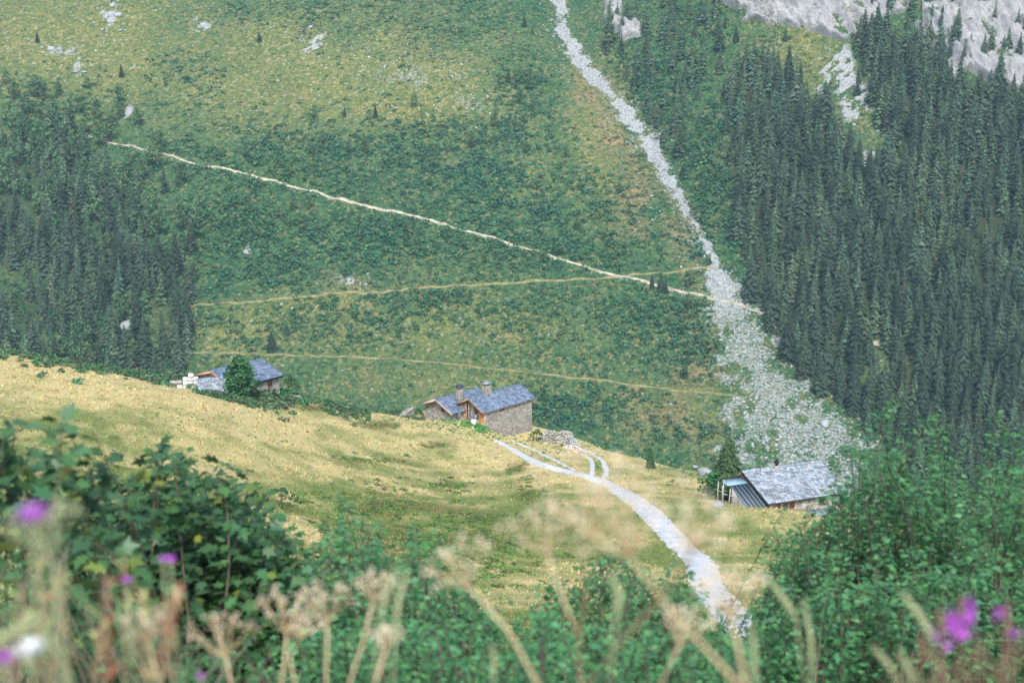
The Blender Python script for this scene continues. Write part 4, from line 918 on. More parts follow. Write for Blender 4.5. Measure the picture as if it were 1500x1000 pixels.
fl = MB(); box(fl, 4.15, 4.95, -1.05, -.76, -.36, -.22); fl.build('flashing', M['dark_metal'], o)
# lean-to against the left gable
lr = MB(); g = np.random.default_rng(5)
ly0, ly1, lx0, lx1 = -1.5, -6.2, -2.35, -.10
def lz(y): return -1.02 + 0.335 * (y + 1.5)
hexa(lr, [(lx0, ly0, lz(ly0) - .05), (lx1, ly0, lz(ly0) - .05), (lx1, ly1, lz(ly1) - .05), (lx0, ly1, lz(ly1) - .05)], [(lx0, ly0, lz(ly0)), (lx1, ly0, lz(ly0)), (lx1, ly1, lz(ly1)), (lx0, ly1, lz(ly1))])
lo = lr.build('lean_to_roof', M['dark_metal'], cb)
for i in range(9):
    x_ = lx0 + .06 + i * (lx1 - lx0 - .12) / 8; rb = MB(); beam(rb, (x_, ly0, lz(ly0) + .03), (x_, ly1, lz(ly1) + .03), .07, .06); rb.build('rib', M['blue_metal'] if i % 2 == 0 else M['dark_metal'], lo)
tp = MB(); hexa(tp, [(lx0 - .5, ly0 - .1, lz(ly0) + .02), (lx1, ly0 - .1, lz(ly0) + .02), (lx1, ly0 + 1.4, lz(ly0) + .22), (lx0 - .5, ly0 + 1.4, lz(ly0) + .22)], [(lx0 - .5, ly0 - .1, lz(ly0) + .08), (lx1, ly0 - .1, lz(ly0) + .08), (lx1, ly0 + 1.4, lz(ly0) + .28), (lx0 - .5, ly0 + 1.4, lz(ly0) + .28)]); tp.build('upper_sheet', M['blue_metal'], cb)
for i in range(14):
    y_ = ly0 - .2 - i * .32; pk = MB(); box(pk, lx0 + .02, lx0 + .07, y_ - .3, y_, lz(y_) - 3.2, lz(y_ - .3) - .07, (0.8 + .4 * g.random(),) * 3); pk.build('plank', M['wood_grey'], cb)
def cab_pt(x, y, z=0.0):
    c, s = math.cos(CA), math.sin(CA); X, Y = C0[0] + c * x - s * y, C0[1] + s * x + c * y; return np.array([X, Y, float(H(np.array([X]), np.array([Y]))[0]) + z])
for i, (x_, y_, h_, ln) in enumerate(((-2.9, -.6, 2.9, .1), (-3.35, -1.5, 2.3, -.15), (-2.75, -1.9, 2.0, .12), (-3.2, .1, 2.6, .05))):
    p = cab_pt(x_, y_); o = empty('wooden_post', p, 0, ('tallest', 'leaning', 'shortest', 'straight')[i] + ' silvery wooden post beside the cabin lean-to', 'post', 'posts beside the lean-to'); mb = MB()
    tube(mb, [(0, 0, -.4), (ln * .5, 0, h_ * .5), (ln, 0, h_)], [.10, .09, .06], 6); mb.build('shaft', M['wood_grey'], o); mb = MB(); beam(mb, (-.04, -.1, h_ * .55), (.5, -.1, h_ * .5), .06, .1); mb.build('rail_stub', M['wood_grey'], o)
for q, s, l in (((1034,698), 1.9, 'large grey boulder beside the spruce above the cabin'), ((1018,684), 1.2, 'pale rock on the ridge left of the spruce by the cabin'), ((1053,743), .9, 'flat grey stone in the grass above the lower cabin')):
    boulder(at1(*q, 60) + [0, 0, .25], s, l, None, int(s * 10))
p = cab_pt(5.6, -9.0); o = empty('stone_slab', p, CA, 'blue grey stone slab on the ground before the cabin door', 'slab'); mb = MB(); hexa(mb, [(-1.7, -.9, -.2), (1.6, -1.1, -.2), (1.8, .8, -.2), (-1.5, .9, -.2)], [(-1.6, -.8, .35), (1.5, -1.0, .3), (1.7, .75, .38), (-1.4, .85, .42)]); mb.build('slab', M['slate_pale'], o)

# the upper cottage half hidden behind the tree, its shed, and what stands round it
B0 = W(309, 543, 206); BA = R(47)
hb = empty('slate_cottage', B0, BA, 'cottage with dark blue slate roof half hidden behind a leafy tree', 'house')
BL, BM, BR = 9.2, 5.0, 1.55
for sg, sd_ in ((-1, 61), (1, 62)): slope_roof(hb, (0, 0, 0), (BL, 0, 0), (0, sg * BM), BR, M['slate'], sd_)
ridge_caps(hb, (0, 0, 0), (BL, 0, 0), M['slate'], 63)
wall(hb, (.4, -BM + .5), (BL - .4, -BM + .5), lambda s: (-6, -BR - .02), (0, -1), seed=64); wall(hb, (BL - .4, BM - .5), (.4, BM - .5), lambda s: (-6, -BR - .02), (0, 1), seed=65)
wall(hb, (.4, BM - .91), (.4, -BM + .91), lambda s: (-6, -BR / BM * abs(BM - .91 - s) - .14), (-1, 0), seed=66, name='gable_wall'); wall(hb, (BL - .4, -BM + .91), (BL - .4, BM - .91), lambda s: (-6, -BR / BM * abs(s - BM + .91) - .14), (1, 0), seed=67, name='gable_wall')
fb = MB(); beam(fb, (0, -BM + .02, -BR - .2), (BL, -BM + .02, -BR - .2), .06, .22); fb.build('fascia', M['dark_metal'], hb)
rk = MB(); beam(rk, (-.05, 0, -.2), (-.05, BM, -.2 - BR), .07, .3); rk.build('rake_board', M['wood_orange'], hb); rk = MB(); beam(rk, (-.05, 0, -.2), (-.05, -BM, -.2 - BR), .07, .3); rk.build('rake_board', M['wood_orange'], hb)
window(hb, (BL - 2.2, -BM + .47, -BR - .9), (1, 0, 0), (0, -1, 0), .8, .8)
S0 = W(318, 552, 203); sh = empty('stone_shed', S0, R(20), 'low shed with pale grey slate roof in front of the blue-roofed cottage', 'shed')
slope_roof(sh, (-3.0, 0, 0), (4.4, 0, 0), (0, -4.4), 1.5, M['slate_pale'], 71, row=.36)
hexm = MB(); hexa(hexm, [(-2.7, -4.0, -4.5), (4.1, -4.0, -4.5), (4.1, -.2, -4.5), (-2.7, -.2, -4.5)], [(-2.7, -4.0, -1.55), (4.1, -4.0, -1.55), (4.1, -.2, -.24), (-2.7, -.2, -.24)]); cw = hexm.build('wall', M['mortar'], sh)
sb = MB(); stones_on(sb, np.random.default_rng(72), (-2.7, -4.0, 0), (1, 0, 0), (0, 0, 1), (0, -1, 0), 6.8, lambda s: (-3.5, -1.58)); o = sb.build('stonework', M['stone'], cw); o['kind'] = 'stuff'
def block_pile(px, py, D, label, seed, mat, cols, name, cat, bw=.75, bh=.55):
    g = np.random.default_rng(seed); P = W(px, py, D); P[2] = float(H(P[:1], P[1:2])[0]); o = empty(name, P, R(15), label, cat); 
    for i, hgt in enumerate(cols):
        for k_ in range(hgt):
            mb = MB(); x0 = (i - len(cols) / 2) * bw + g.normal(0, .05); y0 = g.normal(0, .06); box(mb, x0 + .02, x0 + bw - .02, y0 - .35, y0 + .35, k_ * bh - (.3 if k_ == 0 else 0), (k_ + 1) * bh - .03); mb.build('block', mat, o)
    return o
block_pile(275, 552, 206, 'stack of white blocks beside the cottage shed', 75, M['white'], [1, 3, 4, 3], 'white_block_stack', 'stack')
block_pile(257, 556, 206, 'low row of pale blocks left of the white stack', 76, M['wood_grey'], [2, 2], 'pale_block_row', 'stack', .9, .5)
P_ = W(363, 566, 203); P_[2] = float(H(P_[:1], P_[1:2])[0]) + .3
o = link_mesh('orange_bundle', ROCK_ME[2].copy()); o.data.materials[0] = M['orange']; o.location = P_ + [0, 0, .5]; o.scale = (1.35, .8, .85); o.rotation_euler = (0, .1, .3); tag(o, 'orange bundle lying in the hedge below the cottage tree', 'bundle')

# ruined walls, rubble and the dry-stone wall end, in loose stones
def rubble_wall(px, py, D, rz, L, hf, label, seed, name='ruined_wall', thick=.6, st=None, cat='wall'):
    g = np.random.default_rng(seed); P = W(px, py, D); P[2] = float(H(P[:1], P[1:2])[0]); o = empty(name, P, rz, label, cat)
    core = MB(); n = 10; e = np.linspace(-L / 2, L / 2, n + 1)
    for i in range(n):
        o['kind'] = 'thing'; h_ = max(.15, min(hf(e[i] / L + .5), hf(e[i + 1] / L + .5)) - .15); box(core, e[i], e[i + 1], -thick * .4, thick * .4, -1.2, h_)
    core.build('core', M['mortar'], o)
    mb = MB(); tV, tT = ROCKS[seed % 6]
    k = int(L * 60); s = g.uniform(-.5, .5, k); z = g.random(k) * 1.08 - .1; top_ = np.array([hf(v + .5) for v in s]); zz_ = z * top_; y = np.where(g.random(k) < .72, -1, 1) * thick * .45 * np.where(z > .9, g.random(k), 1)
    sc = (.17 + .16 * g.random((k, 1))) * np.array([[1.25, .8, .8]]); c = (.75 + .55 * g.random((k, 1))) * np.ones((1, 3))
    mb.scatter(tV, tT, np.stack([s * L, y, zz_], -1), g.normal(0, .3, k), sc, c); o2 = mb.build('stones', st or M['stone'], o); o2['kind'] = 'stuff'; return o
rubble_wall(803, 636, 236, R(30), 2.1, lambda t: 2.3 - 1.8 * abs(t - .55) ** 1.3, 'short tall stub of ruined stone wall next to the chalet bush', 81)
rubble_wall(826, 647, 234, R(10), 2.9, lambda t: 2.7 - 1.2 * abs(t - .45), 'broad broken stone wall of the ruin beyond the chalet', 82, thick=.8)
rubble_wall(841, 652, 233, R(-10), 1.2, lambda t: 1.5 - .6 * t, 'low pale end of the ruined stone wall by the track', 83, st=M['rock'])
rubble_wall(840, 673, 224, R(-50), 3.2, lambda t: .75 - .5 * abs(t - .4), 'heap of pinkish flat stones beside the forked track', 84, 'rubble_heap', 1.3, M['wood_pale'], 'rubble')
rubble_wall(597, 607, 243, R(60), 3.4, lambda t: 1.0 + .6 * t, 'dry stone wall end left of the chalet wing', 85)
rubble_wall(385, 578, 213, R(-5), 4.6, lambda t: .7 - .3 * t, 'low dry stone wall along the hedge below the cottage', 86, 'dry_stone_wall', .7, M['rock'])
rubble_wall(428, 586, 213, R(-12), 3.0, lambda t: .45, 'short run of low stones in the hedge beside pink flowers', 87, 'dry_stone_wall', .7)

# ------------------------------------------------------------------ meadow cover
def tuft_template(seed, blades=4, lean=0.75, w=0.10):
    g = np.random.default_rng(seed); mb = MB()
    for i in range(blades):
        a = g.random() * 6.28; L = 0.6 + 0.6 * g.random(); l = lean * g.random(); ca, sa = math.cos(a), math.sin(a); b = g.normal(0, .18, 2)
        mb.add([(b[0] - sa * w, b[1] + ca * w, 0), (b[0] + sa * w, b[1] - ca * w, 0), (b[0] + ca * l * .45 - sa * w * .7, b[1] + sa * l * .45 + ca * w * .7, L * .62), (b[0] + ca * l, b[1] + sa * l, L)], [(0, 1, 2), (2, 1, 3)], None, (0.85 + .3 * g.random(),) * 3)
    return mb.arrays()
TUFT = [tuft_template(500 + i) for i in range(4)]
px = rng.uniform(-60, 1560, 62000); py = 515 + (930 - 515) * rng.random(62000) ** 1.1; P = at(px, py, 30)
k = (P[:, 1] < 262) & (near_h(P[:, 0], P[:, 1]) > far_h(P[:, 0], P[:, 1]) + 2)
for T_, w_ in ((ROAD, 1.2), (RUT_UP_B, .5), (RUT_BR_A, .45), (RUT_BR_B, .5)): k &= poly_dist(P[:, 0], P[:, 1], T_[:, :2])[0] > w_
def off_buildings(P):
    k = np.ones(len(P), bool)
    for o0, a, x0, x1, y0, y1 in ((A1, R(45), -2.0, 12.6, -3.5, 9.2), (C0, CA, -2.6, 12.8, -6.4, 2.8), (B0, BA, 0, 9.4, -5, 5), (S0, R(20), -3, 4.4, -4.4, .2)):
        dx = P[:, 0] - o0[0]; dy = P[:, 1] - o0[1]; u = dx * math.cos(a) + dy * math.sin(a); v = -dx * math.sin(a) + dy * math.cos(a); k &= ~((u > x0) & (u < x1) & (v > y0) & (v < y1))
    return k
k &= off_buildings(P); P = P[k]; px = px[k]; py = py[k]; D = proj(P)[2]
g1 = fbm(P[:, 0] / 16, P[:, 1] / 16, 81, 4); g2 = fbm(P[:, 0] / 3.2, P[:, 1] / 3.2, 83, 3)
lowleft = np.clip((py - 575 - 0.13 * (px - 300)) / 105, 0, 1)
gr = np.clip(3.0 * (g1 - .50) + 3.0 * (g2 - .53) + .75 * lowleft + .35 * blobs(px, py, [(1050, 720, 160, 60, 1), (760, 660, 60, 25, 1.2), (870, 665, 40, 25, 1.2)]) + rng.normal(0, .22, len(P)), 0, 1)[:, None]
mo = np.clip(blobs(px, py, MOSS_SHADE) * 1.1 - .15 + 2.2 * (fbm(P[:, 0] / 7, P[:, 1] / 4, 87, 3) - .62) * lowleft, 0, .9)[:, None]  # olive tint of the mounds and of the hollow's painted shade
tn = (0.84 + .3 * rng.random((len(P), 1))) * ((1 - gr) * np.array([[1.08, 1.06, 1.02]]) + gr * np.array([[0.36, 0.58, 0.30]])); tn = tn * (1 - mo) + mo * np.array([[.36, .34, .2]])
sp1 = rng.random(len(P)) < .16 + .14 * lowleft; tn[sp1] = np.array([[.30, .55, .26]]) * (.7 + .6 * rng.random((sp1.sum(), 1)))
sp2 = rng.random(len(P)) < .10; tn[sp2] = np.array([[.62, .45, .40]]) * (.7 + .5 * rng.random((sp2.sum(), 1))); sp3 = rng.random(len(P)) < .16 * (1 - lowleft); tn[sp3] *= 1.22
size = (.13 + .17 * rng.random(len(P))) * (0.35 + D / 260)
mbG = MB()
for v in range(4):
    i = np.arange(len(P)) % 4 == v; mbG.scatter(TUFT[v][0], TUFT[v][1], P[i] - [0, 0, .02], rng.random(i.sum()) * 6.28, np.stack([size[i] * 1.7, size[i] * 1.7, size[i]], -1), tn[i], TUFT[v][2])
tag(mbG.build('meadow_grass', M['dry_grass']), 'straw coloured dry grass covering the near meadow', 'grass', kind='stuff')
i_ = rng.integers(0, len(ROAD) - 1, 900); f_ = rng.random((900, 1)); P_ = ROAD[i_] * (1 - f_) + ROAD[i_ + 1] * f_; P_[:, :2] += rng.normal(0, .95, (900, 2)); P_[:, 2] = H(P_[:, 0], P_[:, 1]) + .12; mbK = MB()
for v in range(6):
    i = np.arange(900) % 6 == v; mbK.scatter(ROCKS[v][0], ROCKS[v][1], P_[i], rng.random(i.sum()) * 6.28, .04 + .10 * rng.random(i.sum()) ** 3, (.8 + .7 * rng.random((i.sum(), 1))) * np.ones((1, 3)))
tag(mbK.build('road_stones', M['rock']), 'loose stones scattered over the gravel road', 'stones', kind='stuff')
def cover(name, label, cat, P, size, tint, mat, flat=1.0, spread=.35):
    mb = MB(); t = np.asarray(tint)
    for v in range(5):
        i = np.arange(len(P)) % 5 == v
        if i.sum():
            c = (1 - spread + 2 * spread * rng.random((i.sum(), 1))) * (t[i] if t.ndim == 2 else t[None]); mb.scatter(SCRUB[v][0], SCRUB[v][1], P[i] - [0, 0, .04], rng.random(i.sum()) * 6.28, np.stack([size[i], size[i], size[i] * flat], -1), c, SCRUB[v][2])
    return tag(mb.build(name, mat), label, cat, kind='stuff')
P, px, py = scatter_px(330, 860, 575, 870, 15000, 60, lambda x, y: np.clip(blobs(x, y, MOSS_SHADE), 0, 1) ** 1.4 * .8)  # cushions also fill the strip that stands in for the hollow's shade
k = (P[:, 1] < 262) & off_buildings(P) & (poly_dist(P[:, 0], P[:, 1], ROAD[:, :2])[0] > 1.8); P = P[k]
mx = rng.random((len(P), 1)); cover('bilberry_cushions', 'olive green bilberry cushions dotted over the dry meadow', 'shrubs', P, .6 + .9 * rng.random(len(P)), mx * np.array([[2.6, 1.15, .7]]) + (1 - mx) * np.array([[1.9, 1.45, .7]]), M['leaf_far'], .42)
hq = rng.uniform(-80, 620, 1500); hy = np.interp(hq, [-80, 0, 80, 150, 210, 255, 310, 380, 440, 500, 560, 620], [508, 517, 526, 539, 550, 559, 569, 575, 586, 595, 604, 612])
gD = np.linspace(120, 255, 136); gq = np.linspace(-80, 620, 71); crest = []
for a_ in gq:
    C_ = np.array([W(a_, 560, d_) for d_ in gD]); C_[:, 2] = H(C_[:, 0], C_[:, 1]); crest.append(gD[np.argmin(proj(C_)[1])])
hD = np.interp(hq, gq, crest) + -np.abs(rng.normal(0, 1, 1500)) * np.interp(hq, [0, 150, 300, 500], [9, 11, 6, 8])
P = np.array([W(a_, b_, c_) for a_, b_, c_ in zip(hq, hy, hD)]); P[:, 2] = H(P[:, 0], P[:, 1]); P = P[off_buildings(P)]
hx = proj(P)[0]; sz = (1.1 + 1.5 * rng.random(len(P))) * np.interp(hx, [0, 150, 300, 330, 480, 560], [.7, .85, 1.0, 1.1, 1.0, .6])
hxx = np.clip(rng.normal(335, 30, 420), 286, 405); Q_ = np.array([W(v, np.interp(v, [288, 412], [566, 578]), 195 + rng.normal(0, 1.6)) for v in hxx]); Q_[:, 2] = H(Q_[:, 0], Q_[:, 1]); P = np.concatenate([P, Q_]); sz = np.concatenate([sz, (.5 + 1.2 * rng.random(420)) * np.interp(hxx, [290, 330, 370, 405], [.8, 1.15, .9, .5])])
m_ = rng.random((len(P), 1)); cover('heather_hedge', 'band of dark heather and bilberry along the meadow edge', 'shrubs', P, sz, m_ * np.array([[2.3, 1.0, 1.2]]) + (1 - m_) * np.array([[.8, 1.0, .8]]), M['leaf_far'], .9)
P, px, py = scatter_px(-40, 1130, 545, 860, 2600, 60, lambda x, y: np.clip(.10 + .55 * (fbm(x / 40, y / 22, 211, 3) > .55) + .25 * blobs(x, y, [(150, 640, 250, 60, 1), (1050, 730, 100, 40, 1)]), 0, 1))
k = (P[:, 1] < 262) & off_buildings(P) & (poly_dist(P[:, 0], P[:, 1], ROAD[:, :2])[0] > 1.8); P = P[k]
cover('meadow_weeds', 'scattered low green weeds among the dry meadow grass', 'weeds', P, .25 + .45 * rng.random(len(P)), np.array([1.25, 1.3, .8]), M['leaf_far'], .6)
def patch(name, label, cat, pxl, n, size, tint, mat, flat=.8, dm=60):
    q = np.array(pxl, float); i = rng.integers(0, len(q), n); qx = q[i, 0] + rng.normal(0, 1, n) * q[i, 2]; qy = q[i, 1] + rng.normal(0, 1, n) * q[i, 3]; P = at(qx, qy, dm); bad = P[:, 1] > 262
    for j in np.where(bad)[0]: P[j] = W(qx[j], qy[j], np.interp(qx[j], [300, 600, 700, 850], [212, 226, 232, 228]) + rng.normal(0, 1.5)); P[j, 2] = H(P[j:j + 1, 0], P[j:j + 1, 1])[0]
    P = P[off_buildings(P)]
    return cover(name, label, cat, P, size[0] + size[1] * rng.random(len(P)), tint, mat, flat)
patch('fireweed_patch', 'patch of pink fireweed in the hedge beside the cottage', 'flowers', [(425,571,14,3),(445,576,8,3),(408,568,6,3),(390,562,6,3)], 120, (.35, .35), (1, 1, 1), M['pink_flower'], 1.3)
patch('green_turf', 'bright green turf on the bank before the chalet', 'grass', [(665,615,12,3),(690,621,8,3),(650,613,8,2),(705,628,6,3)], 600, (.35, .45), (1.3, 1.6, .75), M['leaf_far'], .5)
patch('track_verge', 'fresh green grass strip between the wheel ruts', 'grass', [(775,664,14,5),(800,672,14,5),(855,655,9,5),(872,668,6,6),(830,682,10,3),(876,684,3,6)], 420, (.3, .3), (1.2, 1.4, .8), M['leaf_far'], .5)
patch('dry_weeds', 'brownish dry weeds along the foot of the chalet', 'weeds', [(640,622,22,4),(680,630,22,4),(715,634,10,5),(770,643,20,5),(820,655,12,6),(600,606,10,3),(720,625,5,3)], 460, (.3, .45), (2.6, 1.7, 1.3), M['leaf_far'], .8)
def height_to(px, py, D, pt):
    P = W(px, py, D); return W(px, pt, D)[2] - float(H(P[:1], P[1:2])[0])
def leafy_thing(px, py, D, h, wide, label, seed, clumps=24, leaves=34, size=.035, mat='leaf_far', name='leafy_tree', tint=(1.25, 1.3, 1.0), cat='tree'):
    P = W(px, py, D); P[2] = float(H(P[:1], P[1:2])[0]) - .05; o = empty(name, P, seed, label, cat); o.scale = (h, h, h)
    leafy_trunk(seed, wide).build('trunk', M['bark'], o); g = np.random.default_rng(seed); mb = MB()
    for i in range(clumps):
        t = (i + .5) / clumps; z = .12 + .8 * t; r = wide * math.sin(math.pi * min(.96, .25 + .72 * t)) * (.45 + .7 * g.random()); a = g.random() * 6.28
        leaf_blob(mb, g, (math.cos(a) * r, math.sin(a) * r, z), np.array([.13, .13, .10]) * (.7 + .6 * g.random()), leaves, size, tint)
    mb.build('crown', M[mat], o); return o
leafy_thing(354, 568, 199, height_to(354, 568, 199, 517), .32, 'bushy light green tree in front of the blue-roofed cottage', 601, 62, 44, .038)
leafy_thing(325, 568, 203, 2.0, .5, 'small green bush between shed and cottage roof', 602, 14, 26, .05, name='leafy_bush', cat='bush')
leafy_thing(428, 560, 220, height_to(428, 560, 220, 547), .45, 'olive bush at the right corner of the cottage', 603, 18, 26, .045, name='leafy_bush', cat='bush', tint=(1.3, 1.0, .8))
leafy_thing(786, 643, 238, height_to(786, 643, 238, 626), .75, 'dark green bush between chalet wall and ruin', 604, 26, 34, .045, name='leafy_bush', cat='bush', tint=(.8, 1.0, .7))
leafy_thing(1048, 706, 176, height_to(1048, 706, 176, 686), .7, 'green bush under the spruce by the cabin', 605, 30, 30, .045, name='leafy_bush', cat='bush', tint=(.8, 1.0, .7))
leafy_thing(1006, 694, 200, height_to(1006, 694, 200, 680), .6, 'low bush beside the pale rock on the meadow edge', 606, 16, 26, .05, name='leafy_bush', cat='bush')
leafy_thing(412, 742, 140, 1.9, 1.1, 'low dark bush alone in the dry meadow', 607, 24, 34, .05, name='leafy_bush', cat='bush', tint=(.8, .95, .7))
leafy_thing(985, 712, 190, .9, .9, 'small green bush in grass beside the gravel road', 608, 12, 24, .07, name='leafy_bush', cat='bush')
def near_spruce(px, py, D, pt, wide, label, seed):
    h = height_to(px, py, D, pt)
    P = W(px, py, D); P[2] = float(H(P[:1], P[1:2])[0]) - .1; m_ = spruce_template(seed, 60, 28, .27, .13)
    spruce_thing(P[0], P[1], P[2], h, 0, 1.0, label, None, wide, m_.mesh('spruce_crown', M['needles_near']))
M['needles_near'] = simple('young_spruce_needles', (0.040, 0.085, 0.032), (0.065, 0.115, 0.042), .6, .8, rand=.05, trans=.15)
near_spruce(1066, 704, 177, 626, 1.25, 'green young spruce standing behind the lower cabin', 611)
near_spruce(953, 679, 207, 652, .9, 'very small spruce on the meadow edge between chalet and cabin', 612)

# ------------------------------------------------------------------ bushes in the foreground
def leaf_shape(kind):
    if kind == 'oval': return np.array([(0, 0, 0), (.42, .30, .06), (.42, -.30, .06), (1.05, 0, -.08), (.5, 0, -.03)]), np.array([(0, 4, 1), (0, 2, 4), (1, 4, 3), (2, 3, 4)])
    if kind == 'narrow': return np.array([(0, 0, 0), (.45, .13, .02), (.45, -.13, .02), (1.1, 0, -.12)]), np.array([(0, 2, 1), (1, 2, 3)])
    r = [(.0, .0), (.25, .42), (.38, .22), (.70, .50), (.66, .20), (1.08, .0), (.66, -.20), (.70, -.50), (.38, -.22), (.25, -.42)]
    V = np.array([(x, y, .06 * abs(y) - .10 * x * x) for x, y in r] + [(.42, 0, -.02)]); return V, np.array([(10, i, (i + 1) % 10) for i in range(10)])[:, [0, 2, 1]]
def put_leaves(mb, g, pos, dirs, size, kind, tint):
    """leaves at pos, pointing along dirs, blades facing mostly up"""
    V, T = leaf_shape(kind); n = len(pos); d = dirs / (np.linalg.norm(dirs, axis=1)[:, None] + 1e-9)
    up = np.array([0, 0, 1.0]) + g.normal(0, .45, (n, 3)); s = np.cross(up, d); s /= np.linalg.norm(s, axis=1)[:, None] + 1e-9; u = np.cross(d, s)
    P = pos[:, None] + size[:, None, None] * (V[None, :, 0:1] * d[:, None] + V[None, :, 1:2] * s[:, None] + V[None, :, 2:3] * u[:, None])
    mb.add(P.reshape(-1, 3), (T[None] + (np.arange(n) * len(V))[:, None, None]).reshape(-1, 3), None, np.repeat(tint, len(V), 0))
def bush(name, label, prof, D0, D1, shoots, per, leaf, kind, mat, seed, spread=.28, fall=110, reach=1.7, cat='bush', tints=None, yellow=0.0, group=None, tall=55):
    """shoots rise from the ground to a crown line; prof gives the crown line as (picture x, picture y)"""
    g = np.random.default_rng(seed); prof = np.array(prof, float); mid = (prof[0, 0] + prof[-1, 0]) / 2; b0 = W(mid, 800, (D0 + D1) / 2); b0[2] = float(H(b0[:1], b0[1:2])[0])
    o = empty(name, b0, 0, label, cat, group); st = MB(); lf = MB()
    for k_ in range(shoots):
        x = g.uniform(prof[0, 0], prof[-1, 0]); D = g.uniform(D0, D1); y = np.interp(x, prof[:, 0], prof[:, 1]) + (abs(g.normal(0, 1)) * fall * (.5 if k_ % 3 else 1.2) if k_ % 6 else -g.random() * tall)
        tip = W(x, y, D); base = tip + [g.normal(0, .35), g.normal(0, .35), 0]; base[2] = float(H(base[:1], base[1:2])[0]) - .05
        if tip[2] < base[2] + .5: tip[2] = base[2] + .5
        h = tip[2] - base[2]; t = np.linspace(0, 1, 7)[:, None]; bend = g.normal(0, .12 * h, 3) * [1, 1, 0]
        path = base + (tip - base) * t + bend * (t * (1 - t) * 2); r0 = .006 + .004 * h
        tube(st, path - b0, np.linspace(r0, .0018, 7), 4, (.8 + .4 * g.random(),) * 3, False)
        lo_ = max(0, 1 - reach / h); q = lo_ + (1 - lo_) * g.random(per) ** .85; P = np.stack([np.interp(q, t[:, 0], path[:, c]) for c in range(3)], -1)
        a = g.random(per) * 6.283; out = np.stack([np.cos(a), np.sin(a), .25 + .5 * g.random(per)], -1); tw = g.random(per)[:, None] ** 1.3 * spread * (1.04 - q)[:, None] * 2.4
        P = P + out * tw; dirs = out * [1, 1, .35] + g.normal(0, .3, (per, 3)) - [0, 0, .12]
        c = (.68 + .6 * g.random((per, 1))) * (.85 + .3 * g.random()) * np.ones((1, 3)) * np.stack([.85 + .35 * g.random(per), np.ones(per), .75 + .45 * g.random(per)], -1)
        yl = g.random(per) < yellow; c[yl] *= [3.0, 1.6, .9]
        put_leaves(lf, g, P - b0, dirs, leaf * (.55 + .7 * g.random(per)), kind, c)
        for n_ in range(3):
            m_ = g.integers(per); e = P[m_]; qq = q[m_]; s_ = np.array([np.interp(max(qq - .12, 0), t[:, 0], path[:, c]) for c in range(3)]); tube(st, np.stack([s_, (s_ + e) / 2 + [0, 0, .02], e]) - b0, [.003, .002, .001], 3, (1, 1, 1), False)
    st.build('stems', M['bark'], o); f = lf.build('foliage', M[mat], o); f['kind'] = 'stuff'; return o
bush('leafy_bush', 'big light green bush with upright shoots in front of the lower cabin', [(1105,930),(1125,860),(1160,790),(1200,765),(1235,722),(1260,675),(1280,662),(1305,645),(1335,682),(1365,665),(1400,695)], 10.0, 13.5, 200, 150, .052, 'oval', 'leaf_near', 701, fall=110, tall=75)
bush('leafy_bush', 'dense green bush right beside the tall shoots and fireweed', [(1380,705),(1420,685),(1460,675),(1500,680),(1560,668),(1640,660),(1720,680)], 9.5, 13, 150, 150, .052, 'oval', 'leaf_near', 702, fall=110, tall=75)
bush('leafy_bush', 'shaded green bush behind the fireweed spikes', [(1095,930),(1180,860),(1260,830),(1340,820),(1420,830),(1520,830)], 8.2, 9.6, 90, 130, .055, 'oval', 'leaf_near', 703, fall=70)
bush('leafy_bush', 'green bush between the dry umbels and the gravel road', [(790,900),(830,845),(880,820),(925,800),(960,835),(1000,850),(1035,895),(1075,950)], 9, 12, 85, 130, .055, 'oval', 'leaf_near', 704, fall=60, tall=18)
bush('nettle_clump', 'mass of upright green weeds left of the dry umbels', [(440,820),(490,765),(520,775),(555,810),(600,800),(640,825),(690,870),(740,910),(800,920)], 7.5, 11, 130, 130, .050, 'oval', 'leaf_near', 705, fall=60, spread=.2)
bush('nettle_clump', 'low green weeds under the dry umbels', [(420,960),(520,900),(640,900),(760,935),(880,915),(1000,905),(1110,950)], 5.5, 7.5, 110, 120, .040, 'oval', 'leaf_near', 706, fall=40, spread=.16)
bush('lobed_leaf_bush', 'dark bush with lobed leaves and yellowing seed clusters in the left foreground', [(95,775),(150,745),(200,722),(235,700),(270,712),(320,705),(365,722),(385,770)], 8.5, 11, 110, 100, .092, 'lobed', 'leaf_lobed', 707, fall=110, yellow=.07, spread=.35)
bush('lobed_leaf_bush', 'rounded dark bush with hollow shade next to green weeds', [(340,800),(380,790),(420,800),(450,805),(475,850)], 8.5, 10.5, 50, 130, .070, 'lobed', 'leaf_lobed', 708, fall=70, yellow=.06, spread=.3)
bush('lobed_leaf_bush', 'loose sapling with big lobed leaves and yellow seeds over the meadow', [(-40,600),(10,585),(35,640),(70,650),(100,660),(135,685),(152,715)], 6.0, 7.4, 20, 42, .095, 'lobed', 'leaf_lobed', 709, fall=60, yellow=.10, spread=.3, reach=.8)
bush('weed_clump', 'tangle of low green weeds around the dried brown stems', [(-60,850),(40,800),(120,850),(200,880),(300,930),(420,950)], 3.6, 5.2, 80, 90, .030, 'narrow', 'leaf_near', 710, fall=60, spread=.12, reach=1.0)

